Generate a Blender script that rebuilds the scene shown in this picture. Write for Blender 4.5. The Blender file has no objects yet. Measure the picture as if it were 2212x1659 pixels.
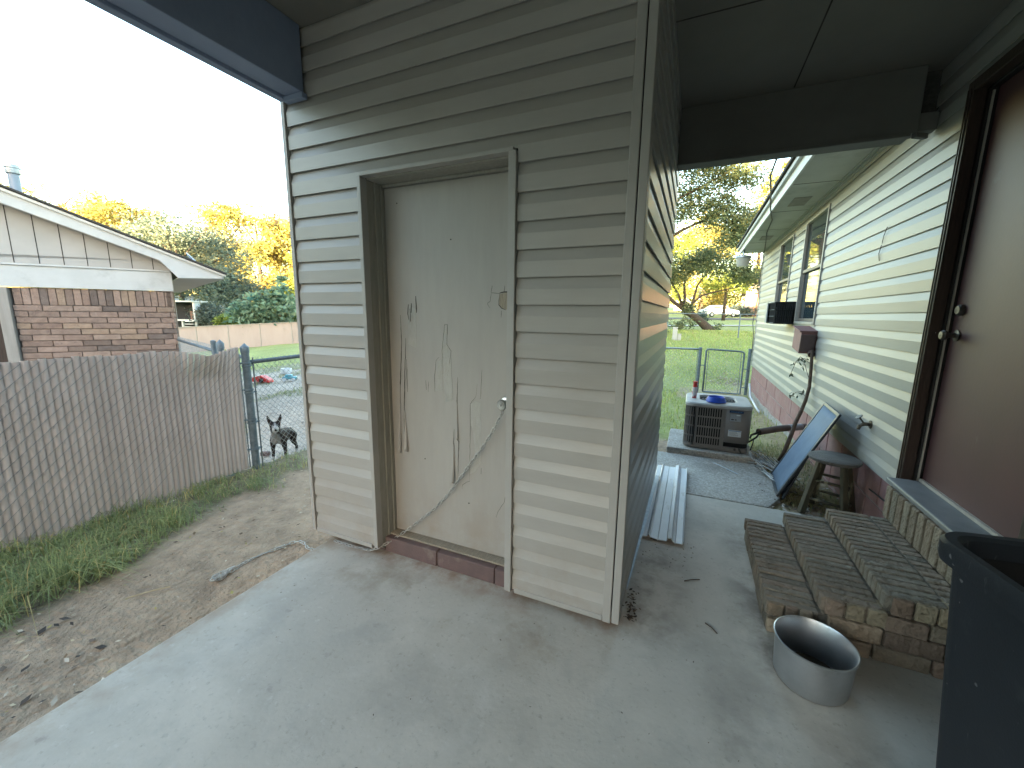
import bpy, bmesh, math, random
import numpy as np
from mathutils import Vector, Matrix, noise as mnoise
R = math.radians
random.seed(7); rng = np.random.default_rng(7)
S = bpy.context.scene
COL = S.collection

# ---------------------------------------------------------------- camera, sky, sun, exposure
cam = bpy.data.cameras.new('camera'); camo = bpy.data.objects.new('camera', cam); COL.objects.link(camo); S.camera = camo
cam.sensor_width = 36; cam.lens = 36*870/2212; cam.clip_start = .02; cam.clip_end = 2000
def cam_matrix(yaw, pitch, roll):
    cyw, syw, cp, sp = math.cos(yaw), math.sin(yaw), math.cos(pitch), math.sin(pitch)
    f = Vector((syw*cp, cyw*cp, sp)); r = Vector((cyw, -syw, 0)); u = r.cross(f)
    c, s = math.cos(roll), math.sin(roll)
    r2 = c*r+s*u; u2 = -s*r+c*u
    return Matrix((r2, u2, -f)).transposed()
camo.matrix_world = Matrix.Translation((0, 0, 1.48)) @ cam_matrix(R(-23.94), R(-9.89), R(.74)).to_4x4()
SUN_EL, SUN_AZ = 4.0, 168.0          # azimuth measured clockwise from +Y; low sun behind the camera
w = bpy.data.worlds.new('World'); S.world = w; w.use_nodes = True
nt = w.node_tree; bg = nt.nodes['Background']
sky = nt.nodes.new('ShaderNodeTexSky'); sky.sky_type = 'NISHITA'; sky.sun_disc = False
sky.sun_elevation = R(SUN_EL); sky.sun_rotation = R(SUN_AZ); sky.air_density = 1.0; sky.dust_density = 1.0; sky.ozone_density = 1.15
nt.links.new(sky.outputs[0], bg.inputs[0]); bg.inputs[1].default_value = .15
sun = bpy.data.lights.new('sun', 'SUN'); sun.energy = 4.2; sun.angle = R(.5); sun.color = (1, .78, .45)
suno = bpy.data.objects.new('sun', sun); COL.objects.link(suno)
sd = Vector((math.sin(R(SUN_AZ))*math.cos(R(SUN_EL)), math.cos(R(SUN_AZ))*math.cos(R(SUN_EL)), math.sin(R(SUN_EL))))
suno.rotation_euler = sd.to_track_quat('Z', 'Y').to_euler(); suno.location = (0, -20, 30)
S.view_settings.view_transform = 'Standard'; S.view_settings.look = 'None'; S.view_settings.exposure = 4.2; S.view_settings.gamma = 1

# ---------------------------------------------------------------- materials
MATS = {}
def pm(name, c1, c2=None, rough=.7, scale=6, bump=.0, bscale=60, metal=0, spec=.4, stretch=(1, 1, 1), detail=5, attr=False, trans=0, bdist=.01, lo=.35, hi=.65):
    """Principled material: two colours mixed by noise (object space), optional bump, optional per-face colour."""
    m = bpy.data.materials.new(name); m.use_nodes = True; n = m.node_tree; N = n.nodes; L = n.links
    b = N['Principled BSDF']; b.inputs['Roughness'].default_value = rough; b.inputs['Metallic'].default_value = metal
    b.inputs['Specular IOR Level'].default_value = spec
    tc = N.new('ShaderNodeTexCoord'); mp = N.new('ShaderNodeMapping'); mp.inputs['Scale'].default_value = stretch
    L.new(tc.outputs['Object'], mp.inputs[0])
    c2 = c2 or tuple(x*.8 for x in c1)
    no = N.new('ShaderNodeTexNoise'); no.inputs['Scale'].default_value = scale; no.inputs['Detail'].default_value = detail; no.inputs['Roughness'].default_value = .6
    L.new(mp.outputs[0], no.inputs['Vector'])
    cr = N.new('ShaderNodeValToRGB'); cr.color_ramp.elements[0].position = lo; cr.color_ramp.elements[1].position = hi
    cr.color_ramp.elements[0].color = (*c1, 1); cr.color_ramp.elements[1].color = (*c2, 1)
    L.new(no.outputs[0], cr.inputs[0]); out = cr.outputs[0]
    if attr:
        at = N.new('ShaderNodeAttribute'); at.attribute_name = 'Col'
        mx = N.new('ShaderNodeMix'); mx.data_type = 'RGBA'; mx.blend_type = 'MULTIPLY'; mx.inputs[0].default_value = 1
        L.new(out, mx.inputs[6]); L.new(at.outputs['Color'], mx.inputs[7]); out = mx.outputs[2]
    L.new(out, b.inputs['Base Color'])
    if bump:
        n2 = N.new('ShaderNodeTexNoise'); n2.inputs['Scale'].default_value = bscale; n2.inputs['Detail'].default_value = 6
        L.new(mp.outputs[0], n2.inputs['Vector'])
        bp = N.new('ShaderNodeBump'); bp.inputs['Strength'].default_value = bump; bp.inputs['Distance'].default_value = bdist
        L.new(n2.outputs[0], bp.inputs['Height']); L.new(bp.outputs[0], b.inputs['Normal'])
    if trans:
        t = N.new('ShaderNodeBsdfTranslucent'); L.new(out, t.inputs[0]); ms = N.new('ShaderNodeMixShader'); ms.inputs[0].default_value = trans
        L.new(b.outputs[0], ms.inputs[1]); L.new(t.outputs[0], ms.inputs[2]); L.new(ms.outputs[0], N['Material Output'].inputs[0])
    MATS[name] = m; return m

def blotch(m, col, scale, lo, hi, amt=1.0, detail=6, seed=0, stretch=(1, 1, 1)):
    """lay stains of another colour over a material made with pm()"""
    n = m.node_tree; N = n.nodes; L = n.links; b = N['Principled BSDF']; src = b.inputs['Base Color'].links[0].from_socket
    tc = N.new('ShaderNodeTexCoord'); mp = N.new('ShaderNodeMapping'); mp.inputs['Location'].default_value = (seed, seed*1.7, seed*.3); mp.inputs['Scale'].default_value = stretch
    L.new(tc.outputs['Object'], mp.inputs[0])
    no = N.new('ShaderNodeTexNoise'); no.inputs['Scale'].default_value = scale; no.inputs['Detail'].default_value = detail; no.inputs['Roughness'].default_value = .65
    L.new(mp.outputs[0], no.inputs['Vector'])
    mr = N.new('ShaderNodeMapRange'); mr.inputs[1].default_value = lo; mr.inputs[2].default_value = hi; mr.inputs[3].default_value = 0; mr.inputs[4].default_value = amt
    L.new(no.outputs[0], mr.inputs[0])
    mx = N.new('ShaderNodeMix'); mx.data_type = 'RGBA'; L.new(mr.outputs[0], mx.inputs[0]); L.new(src, mx.inputs[6]); mx.inputs[7].default_value = (*col, 1)
    L.new(mx.outputs[2], b.inputs['Base Color']); return m

SHED = blotch(pm('shed_vinyl', (.355, .334, .305), (.332, .313, .286), rough=.33, scale=3, bump=.05, bscale=25, stretch=(1, 1, 6)), (.31, .28, .235), 2.2, .55, .8, .5, seed=3)
HOUSEV = blotch(pm('house_vinyl', (.33, .322, .30), (.308, .30, .28), rough=.45, scale=2, bump=.04, bscale=20, stretch=(1, 1, 6)), (.36, .34, .29), 1.6, .55, .8, .5, seed=9)
TRIM = pm('shed_trim', (.355, .335, .306), (.332, .314, .288), rough=.45, scale=8)
DOORP = blotch(pm('shed_door_paint', (.345, .32, .287), (.325, .302, .271), rough=.55, scale=4, bump=.08, bscale=90, stretch=(6, 1, 1)), (.35, .325, .285), 3, .55, .75, .5, seed=5, stretch=(2, 1, .6))
BARE = pm('bare_wood', (.34, .29, .22), (.24, .20, .15), rough=.85, scale=30, bump=.4, bscale=120, stretch=(8, 1, 1))
CRACK = pm('crack_dark', (.06, .05, .04), (.03, .025, .02), rough=.95)
JAMB = pm('jamb_vinyl', (.30, .285, .245), (.25, .235, .2), rough=.6, scale=12, stretch=(5, 5, .6))
BLOCK = blotch(pm('maroon_block', (.155, .10, .092), (.125, .085, .08), rough=.85, scale=10, bump=.3, bscale=120), (.27, .22, .18), 6, .56, .74, .7, seed=2)
PINK = blotch(blotch(pm('pink_block', (.30, .16, .15), (.26, .14, .13), rough=.9, scale=8, bump=.3, bscale=90), (.36, .25, .235), 3, .5, .75, .7, seed=4), (.22, .2, .16), 4, .58, .75, .8, seed=8)
GREYF = pm('grey_footing', (.30, .28, .25), (.2, .18, .155), rough=.9, scale=7, bump=.4, bscale=70)
PAINTD = pm('carport_paint', (.15, .145, .135), (.13, .125, .115), rough=.75, scale=3, bump=.1, bscale=40)
BEAM_FLARE = pm('beam_flare_blue', (.22, .265, .37), (.195, .235, .33), rough=.7, scale=4, bump=.1, bscale=40)  # blue lens-flare tint put into the left beam and fascia colour
CEIL = pm('carport_ceiling', (.19, .18, .155), (.165, .155, .135), rough=.85, scale=2, bump=.1, bscale=30)
WHITE = pm('white_trim', (.60, .59, .55), (.52, .51, .47), rough=.6, scale=6)
SOFF = blotch(pm('soffit', (.50, .49, .45), (.44, .43, .39), rough=.7, scale=3), (.25, .23, .2), 2.5, .55, .75, .6, seed=11)
SHING = pm('shingle', (.07, .065, .06), (.04, .038, .035), rough=.95, scale=40, bump=.5, bscale=90)
MAROON = blotch(pm('maroon_door', (.082, .030, .034), (.068, .026, .030), rough=.55, scale=3, bump=.03), (.13, .10, .097), 7, .66, .76, .6, seed=6, stretch=(1, 1, .6))
JBLK = pm('jamb_black', (.014, .011, .010), (.010, .008, .008), rough=.6)
DBROWN = pm('dark_brown_casing', (.050, .030, .024), (.03, .019, .015), rough=.5, scale=20, bump=.2, stretch=(5, 5, .5))
BLACK = pm('black_rubber', (.012, .012, .012), (.008, .008, .008), rough=.7)
NICKEL = pm('nickel', (.55, .53, .5), (.4, .39, .37), rough=.3, metal=1, scale=20)
GALV = pm('galvanised', (.42, .45, .48), (.30, .33, .36), rough=.45, metal=.7, scale=30, bump=.05)
GALVD = pm('weathered_galvanised', (.17, .21, .24), (.11, .14, .16), rough=.6, metal=.35, scale=25, bump=.1)
CHAINM = pm('chain_steel', (.58, .57, .53), (.36, .35, .33), rough=.4, metal=.45, scale=60)
WIRE = pm('fence_wire', (.30, .31, .31), (.20, .21, .215), rough=.55, metal=.5, scale=40)
SLAT = blotch(pm('tan_slat', (.56, .485, .46), (.52, .45, .425), rough=.6, scale=9, bump=.05, bscale=60, attr=True), (.44, .375, .345), 3, .5, .75, .5, seed=14)
ALU = blotch(pm('pot_aluminium', (.52, .53, .54), (.42, .43, .44), rough=.38, metal=.85, scale=6, bump=.04, bscale=30), (.25, .24, .22), 5, .58, .78, .6, seed=3)
POTIN = pm('pot_residue', (.10, .075, .055), (.05, .04, .03), rough=.8, scale=12, bump=.3)
BIN = blotch(pm('bin_plastic', (.013, .016, .021), (.010, .013, .017), rough=.55, spec=.3, scale=5, bump=.12, bscale=220, bdist=.003), (.05, .053, .055), 7, .58, .74, .55, seed=1, detail=9); blotch(BIN, (.075, .078, .08), 9, .66, .70, .5, seed=6, detail=4, stretch=(3, 3, .5)); blotch(BIN, (.2, .2, .2), 40, .76, .78, .6, seed=2, detail=1)
BINI = pm('bin_inside', (.008, .008, .009), (.006, .006, .007), rough=.85)
WHITEV = pm('white_vinyl', (.66, .67, .68), (.56, .57, .58), rough=.4, scale=5, bump=.06, bscale=20)
DIRTW = pm('grime', (.16, .14, .11), (.09, .08, .065), rough=.95, scale=14)
STOOLW = blotch(pm('weathered_seat', (.13, .12, .11), (.075, .07, .065), rough=.7, scale=10, bump=.4, bscale=60, stretch=(1, 9, 1)), (.2, .19, .175), 4, .55, .72, .6, seed=7, stretch=(1, 7, 1))
STOOLL = blotch(pm('worn_leg', (.075, .065, .04), (.05, .045, .03), rough=.5, scale=14, stretch=(3, 3, .6)), (.33, .31, .2), 5, .55, .64, .8, seed=5, stretch=(2, 2, .4))
SCREENM = pm('screen_mesh', (.135, .19, .265), (.105, .155, .225), rough=.75, scale=5, bump=.1, bscale=300)
SCRF = pm('screen_frame', (.05, .06, .075), (.035, .042, .052), rough=.45, metal=.3)
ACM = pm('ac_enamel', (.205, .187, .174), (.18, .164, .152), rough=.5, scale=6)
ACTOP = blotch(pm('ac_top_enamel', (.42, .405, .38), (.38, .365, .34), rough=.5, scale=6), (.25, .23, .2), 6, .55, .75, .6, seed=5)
ACIN = pm('ac_core', (.018, .018, .018), (.012, .012, .012), rough=.8)
LABELG = pm('label_grey', (.30, .32, .34), (.25, .27, .29), rough=.5, scale=40)
LABELW = pm('label_white', (.62, .66, .68), (.55, .6, .62), rough=.5, scale=60)
BADGE = pm('badge_blue', (.012, .035, .10), (.01, .03, .085), rough=.4)
BADGET = pm('badge_letters', (.10, .22, .40), (.08, .19, .36), rough=.4)
BLUEP = pm('blue_plastic', (.025, .085, .50), (.02, .07, .42), rough=.35, scale=5)
REDP = pm('red_plastic', (.62, .045, .035), (.5, .03, .03), rough=.4)
CANW = pm('can_white', (.66, .6, .58), (.55, .12, .12), rough=.4, scale=14, lo=.48, hi=.52)
PIPE = blotch(pm('pipe_brown', (.135, .105, .092), (.11, .085, .075), rough=.7, scale=8, bump=.2), (.4, .37, .34), 5, .66, .72, .8, seed=3)
BARK = pm('bark', (.085, .066, .05), (.045, .035, .027), rough=.95, scale=14, bump=.8, bscale=30, stretch=(3, 3, .7), bdist=.05)
VINE = pm('vine_bark', (.13, .09, .065), (.08, .055, .04), rough=.9, scale=20, bump=.4)
BOXP = pm('box_pink', (.27, .135, .125), (.22, .11, .105), rough=.7, scale=7)
BOXD = blotch(pm('box_cover', (.15, .10, .095), (.12, .08, .076), rough=.6, scale=9), (.24, .21, .2), 7, .6, .72, .6, seed=3)
BRASS = pm('old_brass', (.13, .12, .105), (.06, .055, .05), rough=.5, metal=.7, scale=30)
def glass(name, base, rough=.03, ior=1.9):
    m = pm(name, base, base, rough=rough, spec=1.0); b = m.node_tree.nodes['Principled BSDF']; b.inputs['IOR'].default_value = ior; return m
PANE = glass('window_glass', (.055, .065, .065)); PANEL = glass('window_glass_curtain', (.03, .045, .055), .05, 1.6)
WFRAME = pm('window_frame', (.40, .37, .33), (.33, .30, .27), rough=.5, scale=10); SASH = pm('sash_brown', (.17, .14, .12), (.13, .11, .095), rough=.5)
BRICKN = blotch(pm('neighbour_brick', (.9, .88, .86), (.66, .62, .6), rough=.9, scale=16, bump=.6, bscale=60, attr=True, stretch=(1, 1, 1.6), bdist=.02), (.10, .06, .045), 14, .6, .72, .75, seed=2, stretch=(1, 1, 1.8))
MORTAR = pm('mortar', (.25, .20, .17), (.20, .16, .135), rough=.95, scale=30, bump=.4)
STEPB = blotch(blotch(pm('step_brick', (1.1, 1.06, 1.0), (.86, .81, .74), rough=.9, scale=14, bump=.9, bscale=38, attr=True, bdist=.02), (.12, .105, .085), 9, .55, .72, .55, seed=6), (.34, .30, .24), 11, .62, .75, .45, seed=12)
STEPM = pm('step_mortar', (.165, .14, .11), (.10, .085, .068), rough=.95, scale=25, bump=.8, bscale=50)
SIDEP = blotch(pm('gable_panel', (.40, .38, .36), (.365, .35, .33), rough=.7, scale=3, bump=.05), (.3, .28, .26), 2, .58, .75, .5, seed=7)
FASC = blotch(pm('neighbour_fascia', (.50, .50, .49), (.45, .45, .44), rough=.65, scale=4), (.3, .29, .28), 3.2, .58, .72, .5, seed=5)
TANF = blotch(pm('tan_fence_wood', (.37, .295, .265), (.33, .26, .235), rough=.85, scale=1.2, bump=.2, bscale=12, stretch=(1, 1, .3)), (.27, .22, .19), 1.1, .55, .72, .6, seed=4, stretch=(1, 1, .4))
GREYW = pm('grey_wood', (.33, .30, .27), (.26, .235, .21), rough=.85, scale=6, stretch=(3, 3, .4))
CARW = pm('car_white', (.78, .78, .78), (.75, .75, .75), rough=.25); CARG = pm('car_green', (.06, .12, .13), (.05, .1, .11), rough=.25)
TYRE = pm('tyre', (.02, .02, .02), (.015, .015, .015), rough=.9); DGLASS = glass('car_glass', (.03, .035, .04))
ORANGEB = pm('orange_brick', (.33, .16, .10), (.26, .12, .075), rough=.9, scale=6); TAUPE = pm('taupe_column', (.36, .28, .25), (.31, .24, .215), rough=.9, scale=6)
BLUEROOF = pm('pale_blue_roof', (.34, .42, .47), (.3, .38, .43), rough=.6, scale=2); GREYROOF = pm('grey_roof', (.11, .12, .14), (.085, .095, .11), rough=.9, scale=4)
ASPH = pm('asphalt', (.10, .10, .10), (.07, .07, .07), rough=.9, scale=4)
SIDEW = pm('sidewalk_concrete', (.46, .44, .40), (.38, .36, .33), rough=.9, scale=3)
def leafm(name, c1, c2): return pm(name, c1, c2, rough=.6, scale=.7, attr=True, trans=.4, spec=.25)
LF_YEL = leafm('leaf_gold', (.37, .31, .085), (.29, .265, .085)); LF_GRN = leafm('leaf_green', (.17, .20, .105), (.12, .16, .08)); LF_OAK = leafm('leaf_oak', (.165, .195, .14), (.12, .15, .11))
LF_DK = leafm('leaf_dark', (.12, .145, .115), (.08, .105, .085)); LF_BIG = leafm('leaf_broad', (.19, .27, .18), (.13, .205, .14))
LF_LIME = leafm('leaf_lime', (.24, .27, .055), (.17, .22, .05)); LF_TAN = leafm('leaf_tan', (.36, .265, .13), (.28, .22, .11))
GRASSM = pm('grass_blade', (.29, .335, .155), (.215, .27, .125), rough=.6, scale=2.5, attr=True, trans=.3, spec=.25)
LITTER = pm('litter', (1, 1, 1), (.75, .72, .68), rough=.9, scale=30, attr=True)

# slab concrete: pale grey with darker wear, brown dust, fine pitting
CONC = blotch(blotch(blotch(pm('slab_concrete', (.50, .46, .40), (.405, .375, .325), rough=.68, scale=1.6, bump=.22, bscale=55, detail=9, bdist=.004), (.29, .27, .235), 1.3, .50, .70, .75, detail=9, seed=4), (.52, .495, .45), 2.6, .55, .72, .6, detail=9, seed=8), (.22, .2, .175), 13, .66, .76, .55, detail=4, seed=2)
AGG = blotch(blotch(pm('aggregate_concrete', (.42, .40, .36), (.27, .255, .23), rough=.9, scale=48, bump=.6, bscale=70, detail=3, bdist=.008), (.2, .19, .17), 2.5, .5, .7, .6, seed=3), (.62, .6, .56), 70, .62, .68, .8, detail=2, seed=5)

def band(m, col, axis, c, w_, amt, scale=4, lo=.42, hi=.62, seed=0, rng_=None):
    """dirt gathered along a line (a foot of a wall, an edge): colour laid where |axis-c|<w_, broken by noise; rng_ limits another axis"""
    n = m.node_tree; N = n.nodes; L = n.links; b = N['Principled BSDF']; src = b.inputs['Base Color'].links[0].from_socket
    ge = N.new('ShaderNodeNewGeometry'); sx = N.new('ShaderNodeSeparateXYZ'); L.new(ge.outputs['Position'], sx.inputs[0])
    no = N.new('ShaderNodeTexNoise'); no.inputs['Scale'].default_value = scale; no.inputs['Detail'].default_value = 8; no.inputs['Roughness'].default_value = .65
    ad = N.new('ShaderNodeVectorMath'); ad.operation = 'ADD'; ad.inputs[1].default_value = (seed, seed, 0); L.new(ge.outputs['Position'], ad.inputs[0]); L.new(ad.outputs[0], no.inputs['Vector'])
    def mth(op, a, v=None):
        q = N.new('ShaderNodeMath'); q.operation = op; L.new(a, q.inputs[0])
        if v is not None: (L.new(v, q.inputs[1]) if not isinstance(v, (int, float)) else setattr(q.inputs[1], 'default_value', v))
        return q.outputs[0]
    def mapr(a, x0, x1, y0, y1):
        q = N.new('ShaderNodeMapRange'); L.new(a, q.inputs[0])
        for i, v in enumerate((x0, x1, y0, y1)): q.inputs[i+1].default_value = v
        return q.outputs[0]
    d = mth('ABSOLUTE', mth('SUBTRACT', sx.outputs['XYZ'.index(axis)], c)); f = mth('MULTIPLY', mapr(d, 0, w_, 1, 0), mapr(no.outputs[0], lo, hi, 0, 1))
    if rng_:
        a2, r0, r1 = rng_; e = sx.outputs['XYZ'.index(a2)]; f = mth('MULTIPLY', f, mth('MULTIPLY', mapr(e, r0, r0+.12, 0, 1), mapr(e, r1-.12, r1, 1, 0)))
    f = mth('MULTIPLY', f, amt)
    mx = N.new('ShaderNodeMix'); mx.data_type = 'RGBA'; L.new(f, mx.inputs[0]); L.new(src, mx.inputs[6]); mx.inputs[7].default_value = (*col, 1); L.new(mx.outputs[2], b.inputs['Base Color']); return m
blotch(CONC, (.25, .23, .195), 42, .58, .72, .55, detail=6, seed=17); blotch(CONC, (.56, .54, .50), 28, .60, .74, .5, detail=7, seed=23); blotch(CONC, (.33, .315, .285), 4.5, .54, .70, .5, detail=10, seed=29)
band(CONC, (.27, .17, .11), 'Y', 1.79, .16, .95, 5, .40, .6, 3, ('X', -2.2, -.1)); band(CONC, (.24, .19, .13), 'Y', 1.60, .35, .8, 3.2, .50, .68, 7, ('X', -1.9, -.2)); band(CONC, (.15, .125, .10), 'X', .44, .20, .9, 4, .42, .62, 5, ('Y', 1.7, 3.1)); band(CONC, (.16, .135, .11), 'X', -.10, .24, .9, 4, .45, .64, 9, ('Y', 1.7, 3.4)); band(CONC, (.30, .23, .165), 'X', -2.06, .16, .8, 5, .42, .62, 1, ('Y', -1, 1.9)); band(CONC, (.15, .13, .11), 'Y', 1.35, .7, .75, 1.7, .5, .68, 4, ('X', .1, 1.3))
band(SHED, (.27, .215, .155), 'Z', .04, .42, .55, 5, .45, .65, 2); band(DOORP, (.27, .21, .15), 'Z', .08, .45, .6, 5, .45, .65, 4); band(HOUSEV, (.27, .25, .2), 'Z', .42, .3, .5, 5, .48, .66, 6)
# ---------------------------------------------------------------- mesh helpers
ORG = {}
class MB:
    def __init__(s): s.v = []; s.f = []; s.c = []
    def add(s, vs, fs, col=None):
        s.cut = getattr(s, 'cut', [])+[(len(s.v), len(s.f))]; o = len(s.v); s.v += [tuple(v) for v in vs]; s.f += [tuple(i+o for i in f) for f in fs]; s.c += [col or (1, 1, 1)]*len(fs); return s
    def box(s, x0, x1, y0, y1, z0, z1, col=None):
        return s.add([(x, y, z) for z in (z0, z1) for y in (y0, y1) for x in (x0, x1)], [(0, 2, 3, 1), (4, 5, 7, 6), (0, 1, 5, 4), (2, 6, 7, 3), (0, 4, 6, 2), (1, 3, 7, 5)], col)
    def obox(s, c, size, M=None, col=None):
        M = M or Matrix(); a, b, d = [q/2 for q in size]; c = Vector(c)
        return s.add([c+(M.to_3x3() @ Vector((x, y, z))) for z in (-d, d) for y in (-b, b) for x in (-a, a)], [(0, 2, 3, 1), (4, 5, 7, 6), (0, 1, 5, 4), (2, 6, 7, 3), (0, 4, 6, 2), (1, 3, 7, 5)], col)
    def tube(s, path, r, n=8, col=None, caps=True, closed=False):
        P = [Vector(p) for p in path]; m = len(P); rs = r if isinstance(r, (list, tuple)) else [r]*m; vs = []; fs = []
        prev = None
        for i, p in enumerate(P):
            if closed: t = P[(i+1) % m]-P[i-1]
            else: t = P[min(i+1, m-1)]-P[max(i-1, 0)]
            t.normalize()
            if prev is None:
                a = Vector((0, 0, 1)) if abs(t.z) < .9 else Vector((1, 0, 0)); u = t.cross(a).normalized()
            else: u = (prev-t*prev.dot(t)).normalized()
            prev = u; w2 = t.cross(u)
            vs += [p+(u*math.cos(2*math.pi*k/n)+w2*math.sin(2*math.pi*k/n))*rs[i] for k in range(n)]
        for i in range(m if closed else m-1):
            j = (i+1) % m
            fs += [(i*n+k, i*n+(k+1) % n, j*n+(k+1) % n, j*n+k) for k in range(n)]
        if caps and not closed: fs += [tuple(range(n))[::-1], tuple((m-1)*n+k for k in range(n))]
        return s.add(vs, fs, col)
    def lathe(s, prof, c=(0, 0, 0), n=32, col=None, M=None):
        M = M or Matrix(); c = Vector(c); vs = []; fs = []; m = len(prof)
        for r, z in prof: vs += [c+(M.to_3x3() @ Vector((r*math.cos(2*math.pi*k/n), r*math.sin(2*math.pi*k/n), z))) for k in range(n)]
        for i in range(m-1): fs += [(i*n+k, i*n+(k+1) % n, (i+1)*n+(k+1) % n, (i+1)*n+k) for k in range(n)]
        return s.add(vs, fs, col)
    def prism(s, pts, d, col=None):
        """closed 3-D polygon pts swept by vector d"""
        n = len(pts); P = [Vector(p) for p in pts]; d = Vector(d)
        return s.add(P+[p+d for p in P], [tuple(range(n))[::-1], tuple(range(n, 2*n))]+[(i, (i+1) % n, n+(i+1) % n, n+i) for i in range(n)], col)
    def each(s, name, mat, parent=None, **k):
        """one object per added piece"""
        cut = s.cut+[(len(s.v), len(s.f))]; out = []
        for (v0, f0), (v1, f1) in zip(cut, cut[1:]):
            m = MB(); m.add(s.v[v0:v1], [tuple(i-v0 for i in f) for f in s.f[f0:f1]]); m.c = s.c[f0:f1]; out.append(m.build(name, mat, parent, **k))
        return out
    def build(s, name, mat, parent=None, loc=None, smooth=False, bevel=0, seg=2, solid=0):
        org = Vector(loc) if loc is not None else (ORG[parent.name] if parent else Vector((0, 0, 0)))
        me = bpy.data.meshes.new(name); me.from_pydata([tuple(Vector(v)-org) for v in s.v], [], s.f); me.materials.append(mat)
        if any(c != (1, 1, 1) for c in s.c):
            a = me.color_attributes.new('Col', 'FLOAT_COLOR', 'CORNER'); arr = []
            for p, c in zip(me.polygons, s.c): arr += [*c, 1]*p.loop_total
            a.data.foreach_set('color', arr)
        else: white(me)
        o = bpy.data.objects.new(name, me); COL.objects.link(o); ORG[o.name] = org
        if parent: o.parent = parent
        else: o.location = org
        bm = bmesh.new(); bm.from_mesh(me); bmesh.ops.recalc_face_normals(bm, faces=bm.faces); bm.to_mesh(me); bm.free()
        if smooth:
            for p in me.polygons: p.use_smooth = True
            if smooth == 'auto':
                md = o.modifiers.new('edge', 'EDGE_SPLIT'); md.split_angle = R(35)
        if solid: md = o.modifiers.new('solid', 'SOLIDIFY'); md.thickness = solid; md.offset = 0
        if bevel: md = o.modifiers.new('bevel', 'BEVEL'); md.width = bevel; md.segments = seg; md.limit_method = 'ANGLE'
        return o
def white(me):
    a = me.color_attributes.new('Col', 'FLOAT_COLOR', 'POINT'); a.data.foreach_set('color', [1.0]*(4*len(me.vertices)))
def npmesh(name, V, k, mat, colors=None, parent=None, loc=None):
    """V: (nfaces*k, 3) – separate k-gons, one colour per face"""
    org = np.array(loc if loc is not None else (ORG[parent.name] if parent else (0, 0, 0)), float)
    V = (np.asarray(V, float)-org).astype(np.float32); nf = len(V)//k
    me = bpy.data.meshes.new(name); me.vertices.add(len(V)); me.vertices.foreach_set('co', V.ravel())
    me.loops.add(len(V)); me.loops.foreach_set('vertex_index', np.arange(len(V), dtype=np.int32))
    me.polygons.add(nf); me.polygons.foreach_set('loop_start', np.arange(0, len(V), k, dtype=np.int32)); me.polygons.foreach_set('loop_total', np.full(nf, k, dtype=np.int32))
    me.update(calc_edges=True); me.materials.append(mat)
    c = np.ones((nf, 4), np.float32)
    if colors is not None: c[:, :3] = colors
    a = me.color_attributes.new('Col', 'FLOAT_COLOR', 'POINT'); a.data.foreach_set('color', np.repeat(c, k, axis=0).ravel())
    o = bpy.data.objects.new(name, me); COL.objects.link(o); ORG[o.name] = Vector(org)
    if parent: o.parent = parent
    else: o.location = org
    return o
def tag(o, label, cat, group=None):
    o['label'] = label; o['category'] = cat
    if group: o['group'] = group
    return o
def struct(o): o['kind'] = 'structure'; return o
def stuff(o, label=None): o['kind'] = 'stuff'; return o
def thing(name, loc, label, cat, group=None):
    o = bpy.data.objects.new(name, None); COL.objects.link(o); o.location = loc; o.empty_display_size = .1; ORG[o.name] = Vector(loc)
    return tag(o, label, cat, group)
def copy_tree(o, parent=None):
    c = o.copy(); COL.objects.link(c); c.parent = parent; ORG[c.name] = ORG[o.name]
    for ch in list(o.children): copy_tree(ch, c)
    return c
def sstep(a, b, x):
    t = max(0, min(1, (x-a)/(b-a))); return t*t*(3-2*t)
def nz(x, y, z=0, s=1): return mnoise.noise(Vector((x*s, y*s, z*s)))

def siding(mb, axis, fixed, a0, a1, z0, z1, out, base=.06, pitch=.122, dz=0, col=None, dep=1.0):
    """Dutch-lap vinyl courses on the plane axis=fixed; out = +1/-1 outward sign; courses start at z=base"""
    rows = []; k0 = math.floor((z0-base)/pitch); k1 = math.ceil((z1-base)/pitch)
    for k in range(k0, k1):
        b = base+k*pitch
        # butt edge, flat face, crease, slope tucked up behind the hanging lip of the next course
        rows += [(.0170*dep, b-.003), (.0178*dep, b+.54*pitch), (.0005, b+pitch+.007), (.0120*dep, b+pitch+.007), (.0128*dep, b+pitch-.003)]
    pr = [(o, z) for o, z in rows if z0 <= z <= z1]
    lo = [r for r in rows if r[1] < z0]; hi = [r for r in rows if r[1] > z1]
    if lo and pr and pr[0][1]-z0 > 1e-4: pr.insert(0, (lo[-1][0]+(pr[0][0]-lo[-1][0])*(z0-lo[-1][1])/(pr[0][1]-lo[-1][1]), z0))
    if hi: pr.append((pr[-1][0]+(hi[0][0]-pr[-1][0])*(z1-pr[-1][1])/(hi[0][1]-pr[-1][1]), z1))
    n = max(2, int((a1-a0)/.18)+1); vs = []; fs = []; m = len(pr)
    for j in range(n):
        a = a0+(a1-a0)*j/(n-1)
        for o, z in pr:
            wv = nz(a*.7, round((z-base)/pitch-.3)*2.3, fixed*5)*.0012
            q = fixed+out*(o+wv); zz = z+nz(a*.8, round(z/pitch)*1.7, 3)*.002
            vs.append((a, q, zz) if axis == 'y' else (q, a, zz))
    for j in range(n-1):
        fs += [(j*m+i, j*m+i+1, (j+1)*m+i+1, (j+1)*m+i) for i in range(m-1)]
    return mb.add(vs, fs, col)

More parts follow.
